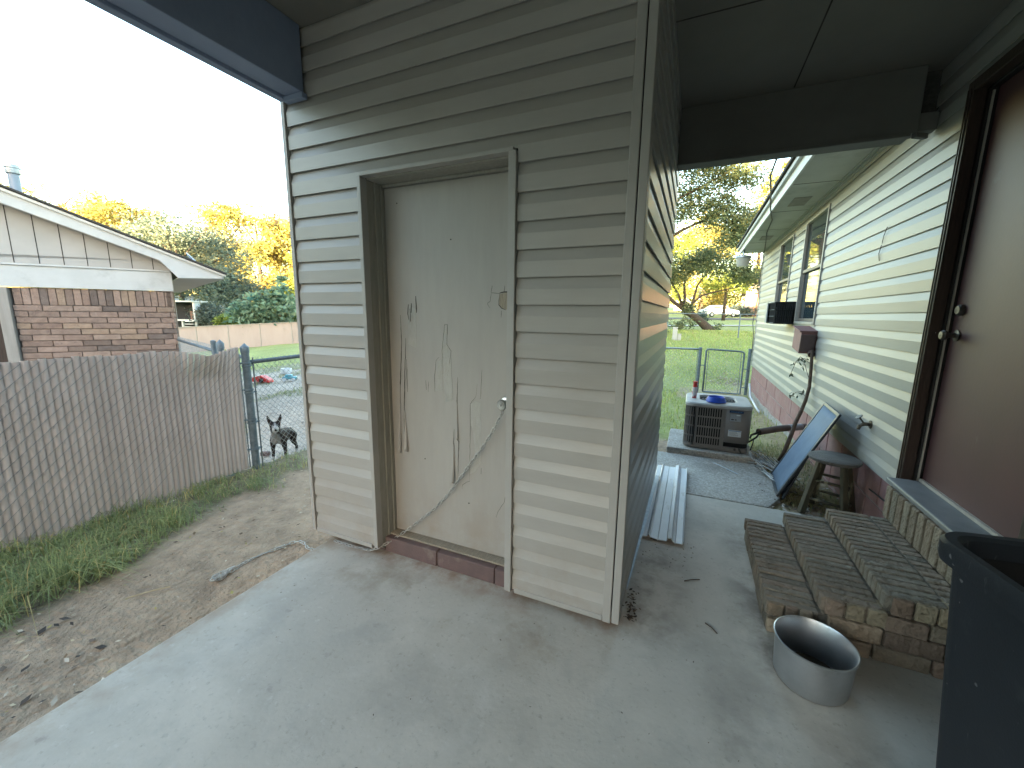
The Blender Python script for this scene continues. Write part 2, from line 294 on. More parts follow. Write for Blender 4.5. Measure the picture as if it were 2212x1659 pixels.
def chainlink(mb, p0, p1, z0, z1, pitch=.055, r=.0016, zf=None):
    """diagonal woven wires between p0 and p1 (xy), z0..z1"""
    d = Vector((p1[0]-p0[0], p1[1]-p0[1], 0)); Ln = d.length; d.normalize(); H = z1-z0
    for sgn in (1, -1):
        s = -H
        while s < Ln+H:
            a, b = (s, s+sgn*H); t0, t1 = 0, 1
            lo, hi = (0, Ln)
            # clip line (a at z0 → b at z1) to 0..Ln
            ts = sorted([(0-a)/(b-a), (Ln-a)/(b-a)]); t0 = max(0, ts[0]); t1 = min(1, ts[1])
            if t1-t0 > .02:
                q = []
                for t in (t0, t1):
                    x = a+(b-a)*t; zz = z0+H*t
                    if zf: zz += zf(x)
                    q.append((p0[0]+d.x*x, p0[1]+d.y*x, zz))
                off = Vector((-d.y, d.x, 0))*r*sgn*.8
                mb.tube([Vector(v)+off for v in q], r, 4, caps=False)
            s += pitch
    return mb

# ---------------------------------------------------------------- ground
def lplane(x, y): return -.149+.0783*x+.0708*y
RP = [(-50, -.2), (-3, -.07), (3, -.05), (5, -.03), (6.1, -.05), (7.1, -.11), (9.6, -.30), (12, -.25), (21.5, .33), (27, .62), (32.5, .82), (65, 1.52), (95, 2.6), (160, 4.5), (500, 7)]
def rprof(y):
    for (a, b), (c, d) in zip(RP, RP[1:]):
        if y <= c: return b+(d-b)*(y-a)/(c-a)
    return RP[-1][1]
def ground_z(x, y):
    near = -.055-.02*sstep(-2.2, -3.6, x)
    L = max(lplane(x, y), -1.9)+.02*max(0, math.hypot(x, y)-45)
    wl = 1-sstep(-4.35, -3.75, x)
    left = near+(L-near)*wl*sstep(-1.5, 2.0, y+.35*max(0, -x-4)) if y < 6 else L
    if y < 6 and y > 2 and x > -4: left = near*(1-sstep(2.8, 6, y))+L*sstep(2.8, 6, y)
    rt = rprof(y)
    ang = math.degrees(math.atan2(x, max(y, .01)))
    wr = sstep(-42, -12, ang) if y > 0 else sstep(-4, -2, x)
    return left*(1-wr)+rt*wr
def grass_mask(x, y):
    """0 dirt … 1 grass"""
    n = nz(x, y, 0, .9)*.6+nz(x, y, 5, 3.1)*.35
    if x < -1.9 and y < 5 and x > -4.6:
        edge = -2.86-.30*max(0, y-.4)+.16*nz(x, y, 2, 1.6)+.05*nz(x, y, 2, 7)
        if y > 2.1: edge = -3.3-.05*(y-2.1)+.2*nz(x, y, 2, 3)
        return 1-sstep(edge-.10, edge+.08, x) if x > -4.05 else sstep(-.1, .3, n-.1)
    ang = math.degrees(math.atan2(x, max(y, .01)))
    if ang < -30:
        d = math.hypot(x, y)
        if d > 17: return 1
        return .8*sstep(.06, .34, n+.5*sstep(11, 18, d)-.10)
    if y > 5.2:
        g = 1.0
        dd = math.hypot(x-1.25, y-8.6)
        g *= .35+.65*sstep(.3, 1.3, x*-1+1.5+.3*n) if y < 10 else 1
        if 10.2 < y < 12: g *= 1-.5*sstep(.6, 1.2, x)
        if y < 10.6 and y > 9.4 and -.2 < x < 1.2: g *= .35
        return min(1, g+.15*n)
    return sstep(-.1, .3, n)*.5
def dirt_col(x, y):
    n = nz(x, y, 1, 1.3)*.5+nz(x, y, 3, 5)*.3
    c = Vector((.385, .285, .20))
    if x < -1.9 and y < 3.5:
        slab = sstep(-2.5, -2.05, x); c = c.lerp(Vector((.46, .31, .20)), .7*slab*sstep(.6, 1.4, y)); c = c.lerp(Vector((.30, .24, .185)), .6*sstep(1.2, .3, y))
    if x < -4.05: c = Vector((.47, .40, .335))
    return c*(1+.35*n)
def build_ground():
    rs = [0]+list(np.geomspace(.35, 6, 110))+list(np.geomspace(6.15, 600, 120)); na = 420; vs = [(0, .0, ground_z(0, 0))]; cols = []
    for r in rs[1:]:
        for k in range(na):
            a = 2*math.pi*k/na; x = r*math.sin(a); y = r*math.cos(a); z = ground_z(x, y)
            if r < 9: z += .010*nz(x, y, 0, 4)+.006*nz(x, y, 0, 13)-.006
            elif r < 60: z += .04*nz(x, y, 0, .5)
            vs.append((x, y, z))
    fs = [(0, 1+(k+1) % na, 1+k) for k in range(na)]
    for i in range(len(rs)-2):
        o = 1+i*na
        fs += [(o+k, o+(k+1) % na, o+na+(k+1) % na, o+na+k) for k in range(na)]
    for x, y, z in vs:
        g = grass_mask(x, y); d = dirt_col(x, y)
        gc = Vector((.29, .32, .115)) if x > -3 else Vector((.22, .225, .115))
        if x < -1.9 and y < 3.2: gc = Vector((.22, .19, .12))
        if math.hypot(x, y) > 17: gc = Vector((.31, .345, .115))
        cols.append((*d.lerp(gc*(1+.3*nz(x, y, 4, .7)), g), 1))
    me = bpy.data.meshes.new('ground'); me.from_pydata(vs, [], fs)
    a = me.color_attributes.new('Col', 'FLOAT_COLOR', 'POINT'); a.data.foreach_set('color', np.array(cols, np.float32).ravel())
    m = pm('soil', (1.05, 1.04, 1.02), (.70, .69, .68), rough=.95, scale=9, bump=1.0, bscale=30, attr=True, detail=12, bdist=.035); blotch(blotch(blotch(m, (.16, .12, .085), 4.5, .56, .74, .55, detail=9, seed=13), (.50, .41, .30), 9, .58, .72, .5, detail=8, seed=21), (.50, .45, .38), 60, .66, .71, .7, detail=3, seed=3)
    me.materials.append(m); o = bpy.data.objects.new('ground', me); COL.objects.link(o); struct(o)
    for p in me.polygons: p.use_smooth = True
build_ground()

# slab, aggregate slab, equipment pad
b = MB().prism([(-2.055, -3.4, -.12), (1.245, -3.4, -.12), (1.245, 3.545, -.12), (-.1, 3.53, -.12), (-.6, 3.53, -.12), (-2.085, 1.95, -.12)], (0, 0, .12)); struct(b.build('patio', CONC, bevel=.012))
b = MB().prism([(-.9, 3.552, -.12), (.66, 3.556, -.12), (.78, 3.80, -.12), (.80, 4.2, -.12), (.74, 4.60, -.12), (-.9, 4.60, -.12)], (0, 0, .114)); struct(b.build('aggregate_slab', AGG, bevel=.008))
b = MB().box(-.165, .68, 4.612, 5.42, -.15, .055); struct(b.build('equipment_pad', AGG, bevel=.01))

# ---------------------------------------------------------------- the shed
FY = 1.76
shed = thing('shed', (-1.2, 1.8, 0), 'taupe vinyl sided storage shed standing under the carport with a splintered door', 'shed')
s = MB()
siding(s, 'y', FY, -2.172, -1.662, .06, 2.187, -1, dep=1.25); siding(s, 'y', FY, -2.172, -.278, 2.187, 2.95, -1, dep=1.25); siding(s, 'y', FY, -.757, -.278, .06, 2.187, -1, dep=1.25)
s.build('front_siding', SHED, shed)
s = MB(); siding(s, 'x', -.224, FY+.02, 3.83, .085, 2.95, 1, base=.085); s.build('side_siding', SHED, shed)
s = MB(); siding(s, 'x', -2.19, FY+.02, 3.83, .06, 2.95, -1); s.build('side_siding', SHED, shed)
s = MB().box(-2.18, -.235, 3.80, 3.83, .03, 2.95); s.box(-2.18, -2.15, 1.80, 3.8, .1, 2.95); s.box(-.265, -.235, 1.8, 3.8, .1, 2.95); s.box(-2.17, -1.67, 1.772, 1.80, .1, 2.95); s.box(-1.66, -.78, 1.772, 1.80, 2.19, 2.95); s.box(-.75, -.25, 1.772, 1.80, .1, 2.95); s.build('sheathing', CRACK, shed)
def strip(name, x0, x1, y0, y1, z0, z1, mat=TRIM, bev=.003): return MB().box(x0, x1, y0, y1, z0, z1).build(name, mat, shed, bevel=bev)
t = MB().box(-2.203, -2.176, 1.728, 1.80, .05, 2.95); t.box(-2.176, -2.165, 1.750, 1.758, .06, 2.95); t.build('corner_trim', TRIM, shed, bevel=.003)
t = MB().box(-.283, -.246, 1.727, 1.745, .045, 2.95).box(-.240, -.206, 1.722, 1.744, .055, 2.95).box(-.224, -.206, 1.744, 1.80, .055, 2.95); t.each('corner_trim', TRIM, shed, bevel=.003)
t = MB().box(-1.695, -.28, 1.735, 1.756, .042, .063).box(-2.172, -1.700, 1.735, 1.756, .042, .063)
t = MB().box(-2.172, -1.700, 1.732, 1.757, .043, .070).box(-.745, -.286, 1.732, 1.757, .043, .070); t.each('starter_strip', TRIM, shed, bevel=.003)
# door casing (J-channels), reveals and head
t = MB().box(-1.676, -1.650, 1.728, 1.775, .055, 2.176).box(-.797, -.760, 1.724, 1.775, .048, 2.180); t.each('door_casing', TRIM, shed, bevel=.003)
t = MB().box(-1.662, -.775, 1.730, 1.775, 2.178, 2.196); t.build('head_trim', TRIM, shed, bevel=.003)
t = MB().box(-1.666, -1.650, 1.775, 1.93, .03, 2.17).box(-1.650, -1.640, 1.825, 1.93, .03, 2.17).box(-1.64, -1.632, 1.865, 1.93, .03, 2.165).box(-.786, -.77, 1.775, 1.93, .05, 2.17)
t.build('door_jamb', JAMB, shed, bevel=.002)
t = MB().box(-1.65, -.786, 1.775, 1.93, 2.170, 2.186).box(-1.63, -.786, 1.872, 1.93, 2.155, 2.169); t.build('door_head', JAMB, shed, bevel=.002)
# foundation blocks
t = MB(); xs = [-2.045, -1.655, -1.27, -.89, -.50, -.262]
for i, (a, c) in enumerate(zip(xs, xs[1:])):
    jy = random.uniform(-.003, .003); t.box(a+.003, c-.003, 1.80+jy, 1.97, .001, .098 if i not in (2,) else .094)
for k in range(5): t.box(-.262, -.245, 1.97+.37*k, 1.97+.37*k+.364, .001, .1)
t.box(-2.03, -.262, 1.81, 1.95, 0.0, .09); t.build('foundation', BLOCK, shed, bevel=.006)
t = MB().box(-1.648, -.79, 1.835, 1.93, .099, .111); t.build('sill_plate', BARE, shed, bevel=.003)
# door slab with its splits
dr = MB(); nx, nzv = 24, 48; x0, x1, zz0, zz1 = -1.63, -.785, .117, 2.152
vs = []; fs = []
for j in range(nzv+1):
    for i in range(nx+1):
        x = x0+(x1-x0)*i/nx; z = zz0+(zz1-zz0)*j/nzv
        yb = 1.888+.004*nz(x, z, 0, 1.7)-.010*math.exp(-((x+1.19)/.10)**2-((z-.7)/.22)**2)-.02*math.exp(-((z-.1)/.09)**2)*sstep(-1.2, -.85, x)*0
        vs.append((x, yb, z))
for j in range(nzv):
    for i in range(nx): q = j*(nx+1)+i; fs.append((q, q+1, q+nx+2, q+nx+1))
dr.add(vs, fs); door = dr.build('door', DOORP, shed, smooth=True)
MB().box(x0, x1, 1.896, 1.925, zz0, zz1).build('door_core', DOORP, door)
CR = {'a': ([(-1.545, 1.465), (-1.545, 1.283), (-1.568, 1.005), (-1.598, .632)], 6), 'b': ([(-1.513, 1.333), (-1.527, 1.135), (-1.545, .839), (-1.544, .647)], 6), 'c': ([(-1.512, 1.211), (-1.513, 1.017)], 4),
 'd': ([(-1.487, 1.525), (-1.492, 1.472), (-1.484, 1.43)], 6), 'e': ([(-1.466, 1.531), (-1.471, 1.478)], 6), 'f': ([(-1.433, 1.571), (-1.432, 1.478)], 8),
 'g': ([(-1.261, 1.142), (-1.266, 1.272), (-1.245, 1.418), (-1.227, 1.418), (-1.233, 1.309), (-1.206, 1.275), (-1.232, 1.132)], 2.2), 'h': ([(-1.287, 1.236), (-1.306, 1.217), (-1.31, 1.175), (-1.32, 1.126), (-1.319, 1.034)], 2.2),
 'i': ([(-1.38, 1.097), (-1.378, 1.041)], 2), 'i2': ([(-1.362, 1.092), (-1.364, 1.03)], 2), 'j': ([(-1.166, 1.131), (-1.174, .945), (-1.168, .774), (-1.158, .765), (-1.168, .526)], 4.5), 'k': ([(-1.189, .833), (-1.197, .694), (-1.208, .502)], 4),
 'l': ([(-1.016, 1.183), (-1.022, 1.032), (-1.029, 1.02)], 2), 'm': ([(-1.044, 1.102), (-1.048, 1.053), (-1.058, 1.023), (-1.077, 1.003), (-1.087, .988), (-1.088, .81), (-1.092, .537)], 2.2), 'n': ([(-1.019, .629), (-1.02, .592)], 2),
 'o': ([(-.864, .522), (-.876, .452), (-.915, .387), (-.925, .35)], 2), 'p': ([(-1.091, .538), (-1.112, .528), (-1.14, .506), (-1.143, .48)], 2.2), 'r1': ([(-.956, 1.62), (-.962, 1.587)], 2.5), 'r2': ([(-.886, 1.619), (-.888, 1.588)], 3), 'r3': ([(-.903, 1.495), (-.903, 1.461)], 2),
 's': ([(-.962, 1.585), (-.914, 1.581)], 2.2), 't': ([(-.969, 1.507), (-.981, 1.525), (-.98, 1.535), (-.967, 1.541), (-.964, 1.561), (-.962, 1.585)], 2.2), 'u': ([(-.914, 1.583), (-.89, 1.588), (-.86, 1.588)], 7), 'v': ([(-.911, 1.581), (-.916, 1.545), (-.917, 1.524), (-.903, 1.508), (-.877, 1.498)], 4.5)}
ck = MB()
def door_y(x, z): return 1.888+.004*nz(x, z, 0, 1.7)-.010*math.exp(-((x+1.19)/.10)**2-((z-.7)/.22)**2)
for pts, wd in CR.values():
    # wobble and taper along the split
    P = []
    for (a, b_), (c_, d_) in zip(pts, pts[1:]):
        n = max(2, int(math.hypot(c_-a, d_-b_)/.02))
        P += [(a+(c_-a)*i/n, b_+(d_-b_)*i/n) for i in range(n)]
    P.append(pts[-1]); m = len(P); vs = []
    for i, (x, z) in enumerate(P):
        wv = .001*wd*(.25+.75*math.sin(math.pi*(i+.6)/(m+.2)))*(.75+.5*random.random()); q = P[min(i+1, m-1)]; p = P[max(i-1, 0)]
        tx, tz = q[0]-p[0], q[1]-p[1]; ln = math.hypot(tx, tz) or 1; nx_, nz_ = -tz/ln*wv/2, tx/ln*wv/2; x += random.uniform(-.0012, .0012)
        yy = door_y(x, z)-.0012; vs += [(x-nx_, yy, z-nz_), (x+nx_, yy, z+nz_)]
    ck.add(vs, [(2*i, 2*i+1, 2*i+3, 2*i+2) for i in range(m-1)])
ck.each('split', CRACK, door)
# lifted veneer tongues, peeled to the right of their splits
sp = MB()
def tongue(x0, zt, zb, wt, wb, lift, lean):
    vs = []; n = 12
    for i in range(n+1):
        f = i/n; z = zt+(zb-zt)*f; x = x0+lean*f; wv = wt+(wb-wt)*f; lf = lift*f*f
        if i == n: z -= .006
        for k, g in enumerate((0, .5, 1)): vs.append((x+wv*g, door_y(x, z)-.002-lf*(1-.5*g), z+(.012*((k % 2)) if i == n else 0)))
    sp.add(vs, [(i*3+k, i*3+k+1, i*3+k+4, i*3+k+3) for i in range(n) for k in range(2)])
tongue(-1.566, 1.06, .635, .004, .022, .016, -.028); tongue(-1.542, .90, .65, .006, .020, .020, .004); tongue(-1.482, 1.50, 1.43, .004, .010, .008, .002); tongue(-1.176, 1.0, .778, .004, .014, .010, .004); tongue(-1.196, .75, .51, .006, .022, .022, -.012)
sp.each('splinter', DOORP, door, smooth=True, solid=.002)
# bared patch near the lock edge
pt = [(-.909, 1.578), (-.882, 1.584), (-.84, 1.586), (-.80, 1.58), (-.80, 1.50), (-.858, 1.5), (-.877, 1.501), (-.901, 1.511), (-.914, 1.527), (-.913, 1.563)]
MB().prism([(x, 1.8842, z) for x, z in pt], (0, .003, 0)).build('bare_patch', BARE, door)
vp = MB()
VEN = blotch(pm('raw_veneer', (.41, .39, .35), (.37, .35, .31), rough=.8, scale=18, bump=.5, bscale=140, stretch=(5, 1, 1)), (.43, .385, .31), 6, .58, .74, .5, seed=3)
for pts in ([(-1.262, 1.14), (-1.268, 1.27), (-1.247, 1.41), (-1.228, 1.41), (-1.234, 1.31), (-1.208, 1.27), (-1.20, 1.0), (-1.25, .98)], [(-1.318, 1.04), (-1.308, 1.21), (-1.27, 1.22), (-1.265, 1.04)], [(-1.086, .985), (-1.06, 1.01), (-1.022, 1.0), (-1.02, .66), (-1.06, .60), (-1.09, .58)], [(-1.50, 1.30), (-1.488, 1.52), (-1.435, 1.50), (-1.44, 1.28)]):
    vp.prism([(x, door_y(x, z)-.0007, z) for x, z in pts], (0, .003, 0))
vp.each('veneer_patch', VEN, door)
# door knob with key cylinder, hasp
kn = MB().lathe([(.0, -.028), (.021, -.028), (.026, -.022), (.026, -.010), (.017, .0), (.017, .03)], (-.868, 1.845, 1.017), 24, M=Matrix.Rotation(R(-90), 4, 'X')); kn = MB()
for prof in ([(.0, -.03), (.013, -.031), (.0135, -.028), (.022, -.029), (.026, -.024), (.027, -.014), (.018, -.004), (.017, .020), (.03, .024), (.03, .036)],):
    kn.lathe([(r, z) for r, z in prof], (-.868, 1.850, 1.017), 28, M=Matrix.Rotation(R(-90), 4, 'X'))
knob = kn.build('door_knob', NICKEL, door, smooth='auto'); MB().box(-.8695, -.8665, 1.8178, 1.8188, 1.011, 1.021).build('keyhole', CRACK, knob)
hp = MB().obox((-.822, 1.872, 1.055), (.05, .012, .016), Matrix.Rotation(R(-28), 4, 'Y')).box(-.838, -.80, 1.876, 1.886, .985, 1.065); hp.build('hasp', GALV, door, bevel=.002)
# nail heads
nh = MB()
for x, z in ((-1.545, 2.07), (-.835, 2.02), (-1.2, 1.86), (-1.40, .62), (-1.1, .40)): nh.obox((x, door_y(x, z)-.001, z), (.006, .003, .006))
nh.each('nail', CRACK, door)

# ---------------------------------------------------------------- chains
def chain(path, name, label, link=.038, wire=.0025, wdt=.0135, mat=CHAINM, jitter=.0):
    P = [Vector(p) for p in path]; pts = [P[0]]; acc = 0
    dense = []
    for i in range(len(P)-1):
        p0 = P[max(i-1, 0)]; p1 = P[i]; p2 = P[i+1]; p3 = P[min(i+2, len(P)-1)]
        for k in range(40):
            t = k/40; dense.append(.5*((2*p1)+(p2-p0)*t+(2*p0-5*p1+4*p2-p3)*t*t+(3*p1-p0-3*p2+p3)*t**3))
    dense.append(P[-1]); cen = []; step = link*.80; last = dense[0]; cen.append(last.copy())
    for q in dense:
        while (q-last).length >= step: last = last+(q-last).normalized()*step; cen.append(last.copy())
    mb = MB()
    for i in range(len(cen)-1):
        a, c = cen[i], cen[i+1]; t = (c-a).normalized(); m = (a+c)/2
        up = Vector((0, 0, 1)) if abs(t.z) < .95 else Vector((1, 0, 0)); u = t.cross(up).normalized(); v = t.cross(u)
        ang = (0 if i % 2 else math.pi/2)+random.uniform(-.35, .35)+jitter*random.uniform(-1, 1); e = u*math.cos(ang)+v*math.sin(ang)
        h = link/2; rr = wdt/2
        loop = [m+t*x+e*y for x, y in [(-h+rr*.3, -rr*.7), (-h+rr, -rr), (h-rr, -rr), (h-rr*.3, -rr*.7), (h, 0), (h-rr*.3, rr*.7), (h-rr, rr), (-h+rr, rr), (-h+rr*.3, rr*.7), (-h, 0)]]
        mb.tube(loop, wire, 5, closed=True)
    return tag(mb.build(name, mat, loc=cen[0], smooth=True), label, 'chain')
chain([(-.868, 1.838, .985), (-.883, 1.85, .955), (-.964, 1.862, .815), (-1.042, 1.864, .70), (-1.138, 1.864, .567), (-1.225, 1.864, .441), (-1.362, 1.862, .291), (-1.55, 1.845, .125), (-1.60, 1.81, .085), (-1.66, 1.762, .048), (-1.728, 1.738, .02), (-1.79, 1.742, .012), (-1.86, 1.736, .010), (-1.93, 1.738, .010), (-2.0, 1.736, .010), (-2.045, 1.742, .008)],
      'chain', 'steel chain hanging from the shed door knob down to the base of the wall')
def gz(x, y, h=.006): return (x, y, ground_z(x, y)+h)
chain([gz(-2.10, 1.660), gz(-2.135, 1.672), gz(-2.185, 1.664), gz(-2.25, 1.690, .012), gz(-2.324, 1.689), gz(-2.361, 1.581), gz(-2.395, 1.481), gz(-2.404, 1.371), gz(-2.39, 1.31), gz(-2.38, 1.27, .015), gz(-2.37, 1.235), gz(-2.40, 1.205, .018), gz(-2.385, 1.28, .02), gz(-2.41, 1.335, .018), gz(-2.43, 1.27), gz(-2.40, 1.20, .012), gz(-2.365, 1.22, .02), gz(-2.40, 1.32, .02), gz(-2.425, 1.22, .01)],
      'chain', 'loose chain lying across the bare dirt beside the concrete, one end in a tangle', mat=CHAINM, jitter=.8)

# ---------------------------------------------------------------- carport
cp = thing('carport', (-1, -1, 2.6), 'dark painted carport roof with beams over the patio', 'carport')
MB().box(-2.155, 1.2615, -3.3, 3.50, 2.9505, 2.975).build('ceiling', CEIL, cp)
b = MB()
for y in (-1.3, .02, 1.24, 2.46): b.box(-2.0, 1.235, y-.004, y+.004, 2.9485, 2.951)
for x in (-.75, .47): b.box(x-.004, x+.004, -3.3, 3.39, 2.9480, 2.9495)
b.each('ceiling_seam', CRACK, cp)
b = MB().box(-2.135, -2.005, -3.3, 1.722, 2.63, 2.949); b.build('beam', BEAM_FLARE, cp, bevel=.004)
b = MB().box(-2.185, -2.137, -3.3, 1.720, 2.615, 3.02); b.build('fascia', BEAM_FLARE, cp, bevel=.004)
b = MB().box(-2.14, -1.995, 1.700, 1.734, 2.60, 2.628); b.build('beam_shelf', BEAM_FLARE, cp, bevel=.003)
b = MB().box(-.206, 1.135, 3.40, 3.50, 2.585, 2.949).box(-.206, 1.10, 3.385, 3.515, 2.562, 2.584); b.build('beam', PAINTD, cp, bevel=.004)
b = MB().box(1.135, 1.232, 3.43, 3.50, 2.60, 2.70).obox((1.16, 3.44, 2.575), (.09, .03, .03), Matrix.Rotation(R(35), 4, 'Z')); b.build('beam_bracket', PAINTD, cp, bevel=.004)
b = MB().prism([(-2.45, -3.5, 3.02), (1.3, -3.5, 3.3), (1.3, 3.70, 3.3), (-2.45, 3.70, 3.02)], (0, 0, .05)).box(-2.2, 1.3, 3.50, 3.53, 2.70, 3.02); b.build('roof', SHING, cp)
for y in (-3.2,): MB().box(-2.12, -2.02, y-.05, y+.05, 0, 2.63).build('post', PAINTD, cp, bevel=.004)

# ---------------------------------------------------------------- the house
HX = 1.25
house = thing('house', (3, 5, 0), 'pale green vinyl sided house with two windows and a red block foundation', 'house')
s = MB(); B0 = .425
D0, D1, DT = 2.12, 3.055, 2.64
W1 = (5.545, 6.53, 1.40, 2.685); W2 = (7.25, 8.24, 1.385, 2.68); YE = 10.25
for a0, a1, z0, z1 in ((-3.6, D0-.06, B0, 2.95), (D0-.06, D1+.065, DT+.06, 2.95), (D1+.065, 4.2, B0, 2.95), (4.2, W1[0], B0, 2.80), (W1[0], W1[1], B0, W1[2]), (W1[0], W1[1], W1[3], 2.80), (W1[1], W2[0], B0, 2.80), (W2[0], W2[1], B0, W2[2]), (W2[0], W2[1], W2[3], 2.80), (W2[1], YE, B0, 2.80)):
    siding(s, 'x', HX, a0, a1, z0, z1, -1, base=B0, dep=.85)
s.build('siding', HOUSEV, house)
t = MB().box(HX-.022, HX+.05, YE-.045, YE+.005, B0-.005, 2.80).box(HX-.020, HX+.02, D1+.062, D1+.078, B0, 2.72).box(HX-.024, HX-.002, 4.2, YE-.05, 2.775, 2.80).box(HX-.045, HX-.002, 4.2, YE-.05, 2.800, 2.818); t.build('corner_trim', HOUSEV, house, bevel=.003)
# loose seam in the siding
t = MB().tube([(HX-.019, 3.98, 1.905), (HX-.022, 4.0, 1.96), (HX-.019, 3.985, 2.02)], .0025, 5).tube([(HX-.019, 3.98, 2.03), (HX-.022, 3.96, 2.08), (HX-.019, 3.93, 2.14)], .0025, 5); t.build('siding_split', CRACK, house)
# walls behind, gable end, roof
t = MB().box(HX+.12, 6.5, 3.30, YE-.01, .4, 2.85).box(HX+.012, 6.5, -3.6, D0-.1, .4, 2.95).box(1.60, 6.5, D0-.1, 3.30, .4, 2.95); t.build('wall', HOUSEV, house)
fb = MB(); y = 2.60; k = 0
for row, (za, zb) in enumerate(((.205, .42), (-.02, .20), (-.35, -.025))):
    y = 1.0-.2*row
    while y < YE-.05:
        y2 = min(y+.40, YE-.03); fb.box(HX+.004+random.uniform(-.003, .003), HX+.2, y+.004, y2-.004, za+.003, zb-.002); y += .40
fb.build('foundation', PINK, house, bevel=.007)
MB().box(HX+.012, HX+.19, 1.0, YE-.04, -.4, .418).build('mortar', GREYF, house)
ft = MB(); ys = np.linspace(5.2, YE+.02, 24); vs = []
for yv in ys: vs += [(HX-.012-.02*nz(yv, 0, 0, 2), yv, -.5), (HX-.012, yv, -.02+.05*nz(yv, 1, 0, 1.3)-.02*(yv-5.2)), (HX+.02, yv, .02-.02*(yv-5.2)+.05*nz(yv, 1, 0, 1.3))]
ft.add(vs, [(i*3+k, i*3+k+1, i*3+k+4, i*3+k+3) for i in range(23) for k in range(2)]); ft.build('footing', GREYF, house, smooth=True)
MB().box(.80, HX, 4.0, YE+.02, 2.820, 2.832).build('soffit', SOFF, house)
vt = MB()
for yv in (5.75, 8.2): vt.box(.93, 1.10, yv, yv+.40, 2.814, 2.819)
vt.each('soffit_vent', GREYW, house, bevel=.002)
sm = MB()
for yv in (5.2, 6.42, 7.64, 8.86): sm.box(.81, HX-.05, yv-.003, yv+.003, 2.8175, 2.8195)
sm.each('soffit_seam', CRACK, house)
MB().box(.778, .80, 4.0, YE+.10, 2.795, 2.935).build('fascia', WHITE, house, bevel=.003)
MB().box(.745, .777, 4.0, YE+.12, 2.90, 2.95).build('drip_edge', FASC, house, bevel=.003)
rf = MB().prism([(.72, 3.6, 2.955), (.72, YE+.25, 2.955), (5.0, YE+.25, 4.55), (5.0, 3.6, 4.55)], (0, 0, .035)).prism([(.9, 3.72, 3.31), (.9, -3.6, 3.31), (5.0, -3.6, 4.55), (5.0, 3.6, 4.55)], (0, 0, .03))
rf.prism([(5.0, -3.6, 4.55), (5.0, YE+.25, 4.55), (9.2, YE+.25, 2.955), (9.2, -3.6, 2.955)], (0, 0, .035)); rf.build('roof', SHING, house)
MB().prism([(.81, YE+.02, 2.835), (HX, YE+.02, 2.835), (6.5, YE+.02, 2.84), (5.0, YE+.02, 4.5), (.81, YE+.02, 2.95)], (0, .015, 0)).build('gable', HOUSEV, house)
# windows (each its own part with sashes and panes)
for (a, c, z0, z1) in (W1, W2):
    f = MB().box(HX-.028, HX+.03, a, a+.035, z0, z1).box(HX-.028, HX+.03, c-.035, c, z0, z1).box(HX-.028, HX+.03, a+.035, c-.035, z1-.03, z1).box(HX-.032, HX+.03, a+.035, c-.035, z0, z0+.03)
    wf = f.build('window', WFRAME, house, bevel=.003); zm = (z0+z1)/2
    q = MB().box(HX-.012, HX+.02, a+.036, c-.036, zm-.002, zm+.036).box(HX-.010, HX+.02, a+.036, a+.062, zm+.036, z1-.032).box(HX-.010, HX+.02, c-.062, c-.036, zm+.036, z1-.032)
    q.build('upper_sash', SASH, wf, bevel=.003)
    q = MB().box(HX+.008, HX+.034, a+.036, a+.075, z0+.032, zm-.003).box(HX+.008, HX+.034, c-.075, c-.036, z0+.032, zm-.003).box(HX+.008, HX+.034, a+.075, c-.075, z0+.032, z0+.07); q.build('lower_sash', SASH, wf, bevel=.003)
    vs = []; n = 8
    MB().box(HX+.006, HX+.010, a+.06, c-.06, zm+.034, z1-.03).build('pane', PANE, wf)
    MB().box(HX+.018, HX+.022, a+.07, c-.07, z0+.065, zm).build('pane', PANEL, wf)
    MB().box(HX+.034, HX+.1, a+.03, c-.03, z0+.02, z1-.02).build('curtain', WHITEV, wf)
# entry door
dframe = MB().box(HX-.034, HX+.02, D1+.005, D1+.06, .50, DT+.055).box(HX-.034, HX+.02, D0-.055, D0, .50, DT+.055).box(HX-.034, HX+.02, D0, D1+.005, DT+.002, DT+.055)
dframe.box(HX-.040, HX-.034, D1+.02, D1+.03, .50, DT+.02).box(HX-.040, HX-.034, D1+.042, D1+.05, .50, DT+.02).build('door_casing', DBROWN, house, bevel=.004)
t = MB().box(HX+.02, HX+.13, D1-.015, D1+.06, .50, DT+.02).box(HX+.02, HX+.13, D0-.055, D0+.005, .50, DT+.02).box(HX+.02, HX+.13, D0, D1, DT-.01, DT+.03).box(HX+.085, HX+.13, D1-.030, D1-.0155, .53, DT-.01); t.build('door_jamb', JBLK, house, bevel=.003)
MB().box(HX+.030, HX+.038, D1-.024, D1-.016, .53, DT-.02).build('weatherstrip', WFRAME, house)
ed = MB().box(HX+.045, HX+.084, D0+.012, D1-.034, .545, DT-.012).build('entry_door', MAROON, house, bevel=.004)
for z, prof, nm in ((1.395, [(.03, 0), (.03, -.006), (.013, -.010), (.012, -.035), (.024, -.045), (.028, -.057), (.02, -.068), (0, -.070)], 'door_knob'), (1.53, [(.03, 0), (.029, -.014), (.022, -.022), (0, -.023)], 'deadbolt')):
    MB().lathe(prof, (HX+.0445, D1-.10, z), 24, M=Matrix.Rotation(R(90), 4, 'Y')).build(nm, MATS['old_brass'], ed, smooth='auto')
MB().lathe([(.0, -.004), (.014, -.004), (.016, 0)], (HX-.001, D1+.02, 1.405), 16, M=Matrix.Rotation(R(90), 4, 'Y')).build('strike_cap', NICKEL, house)
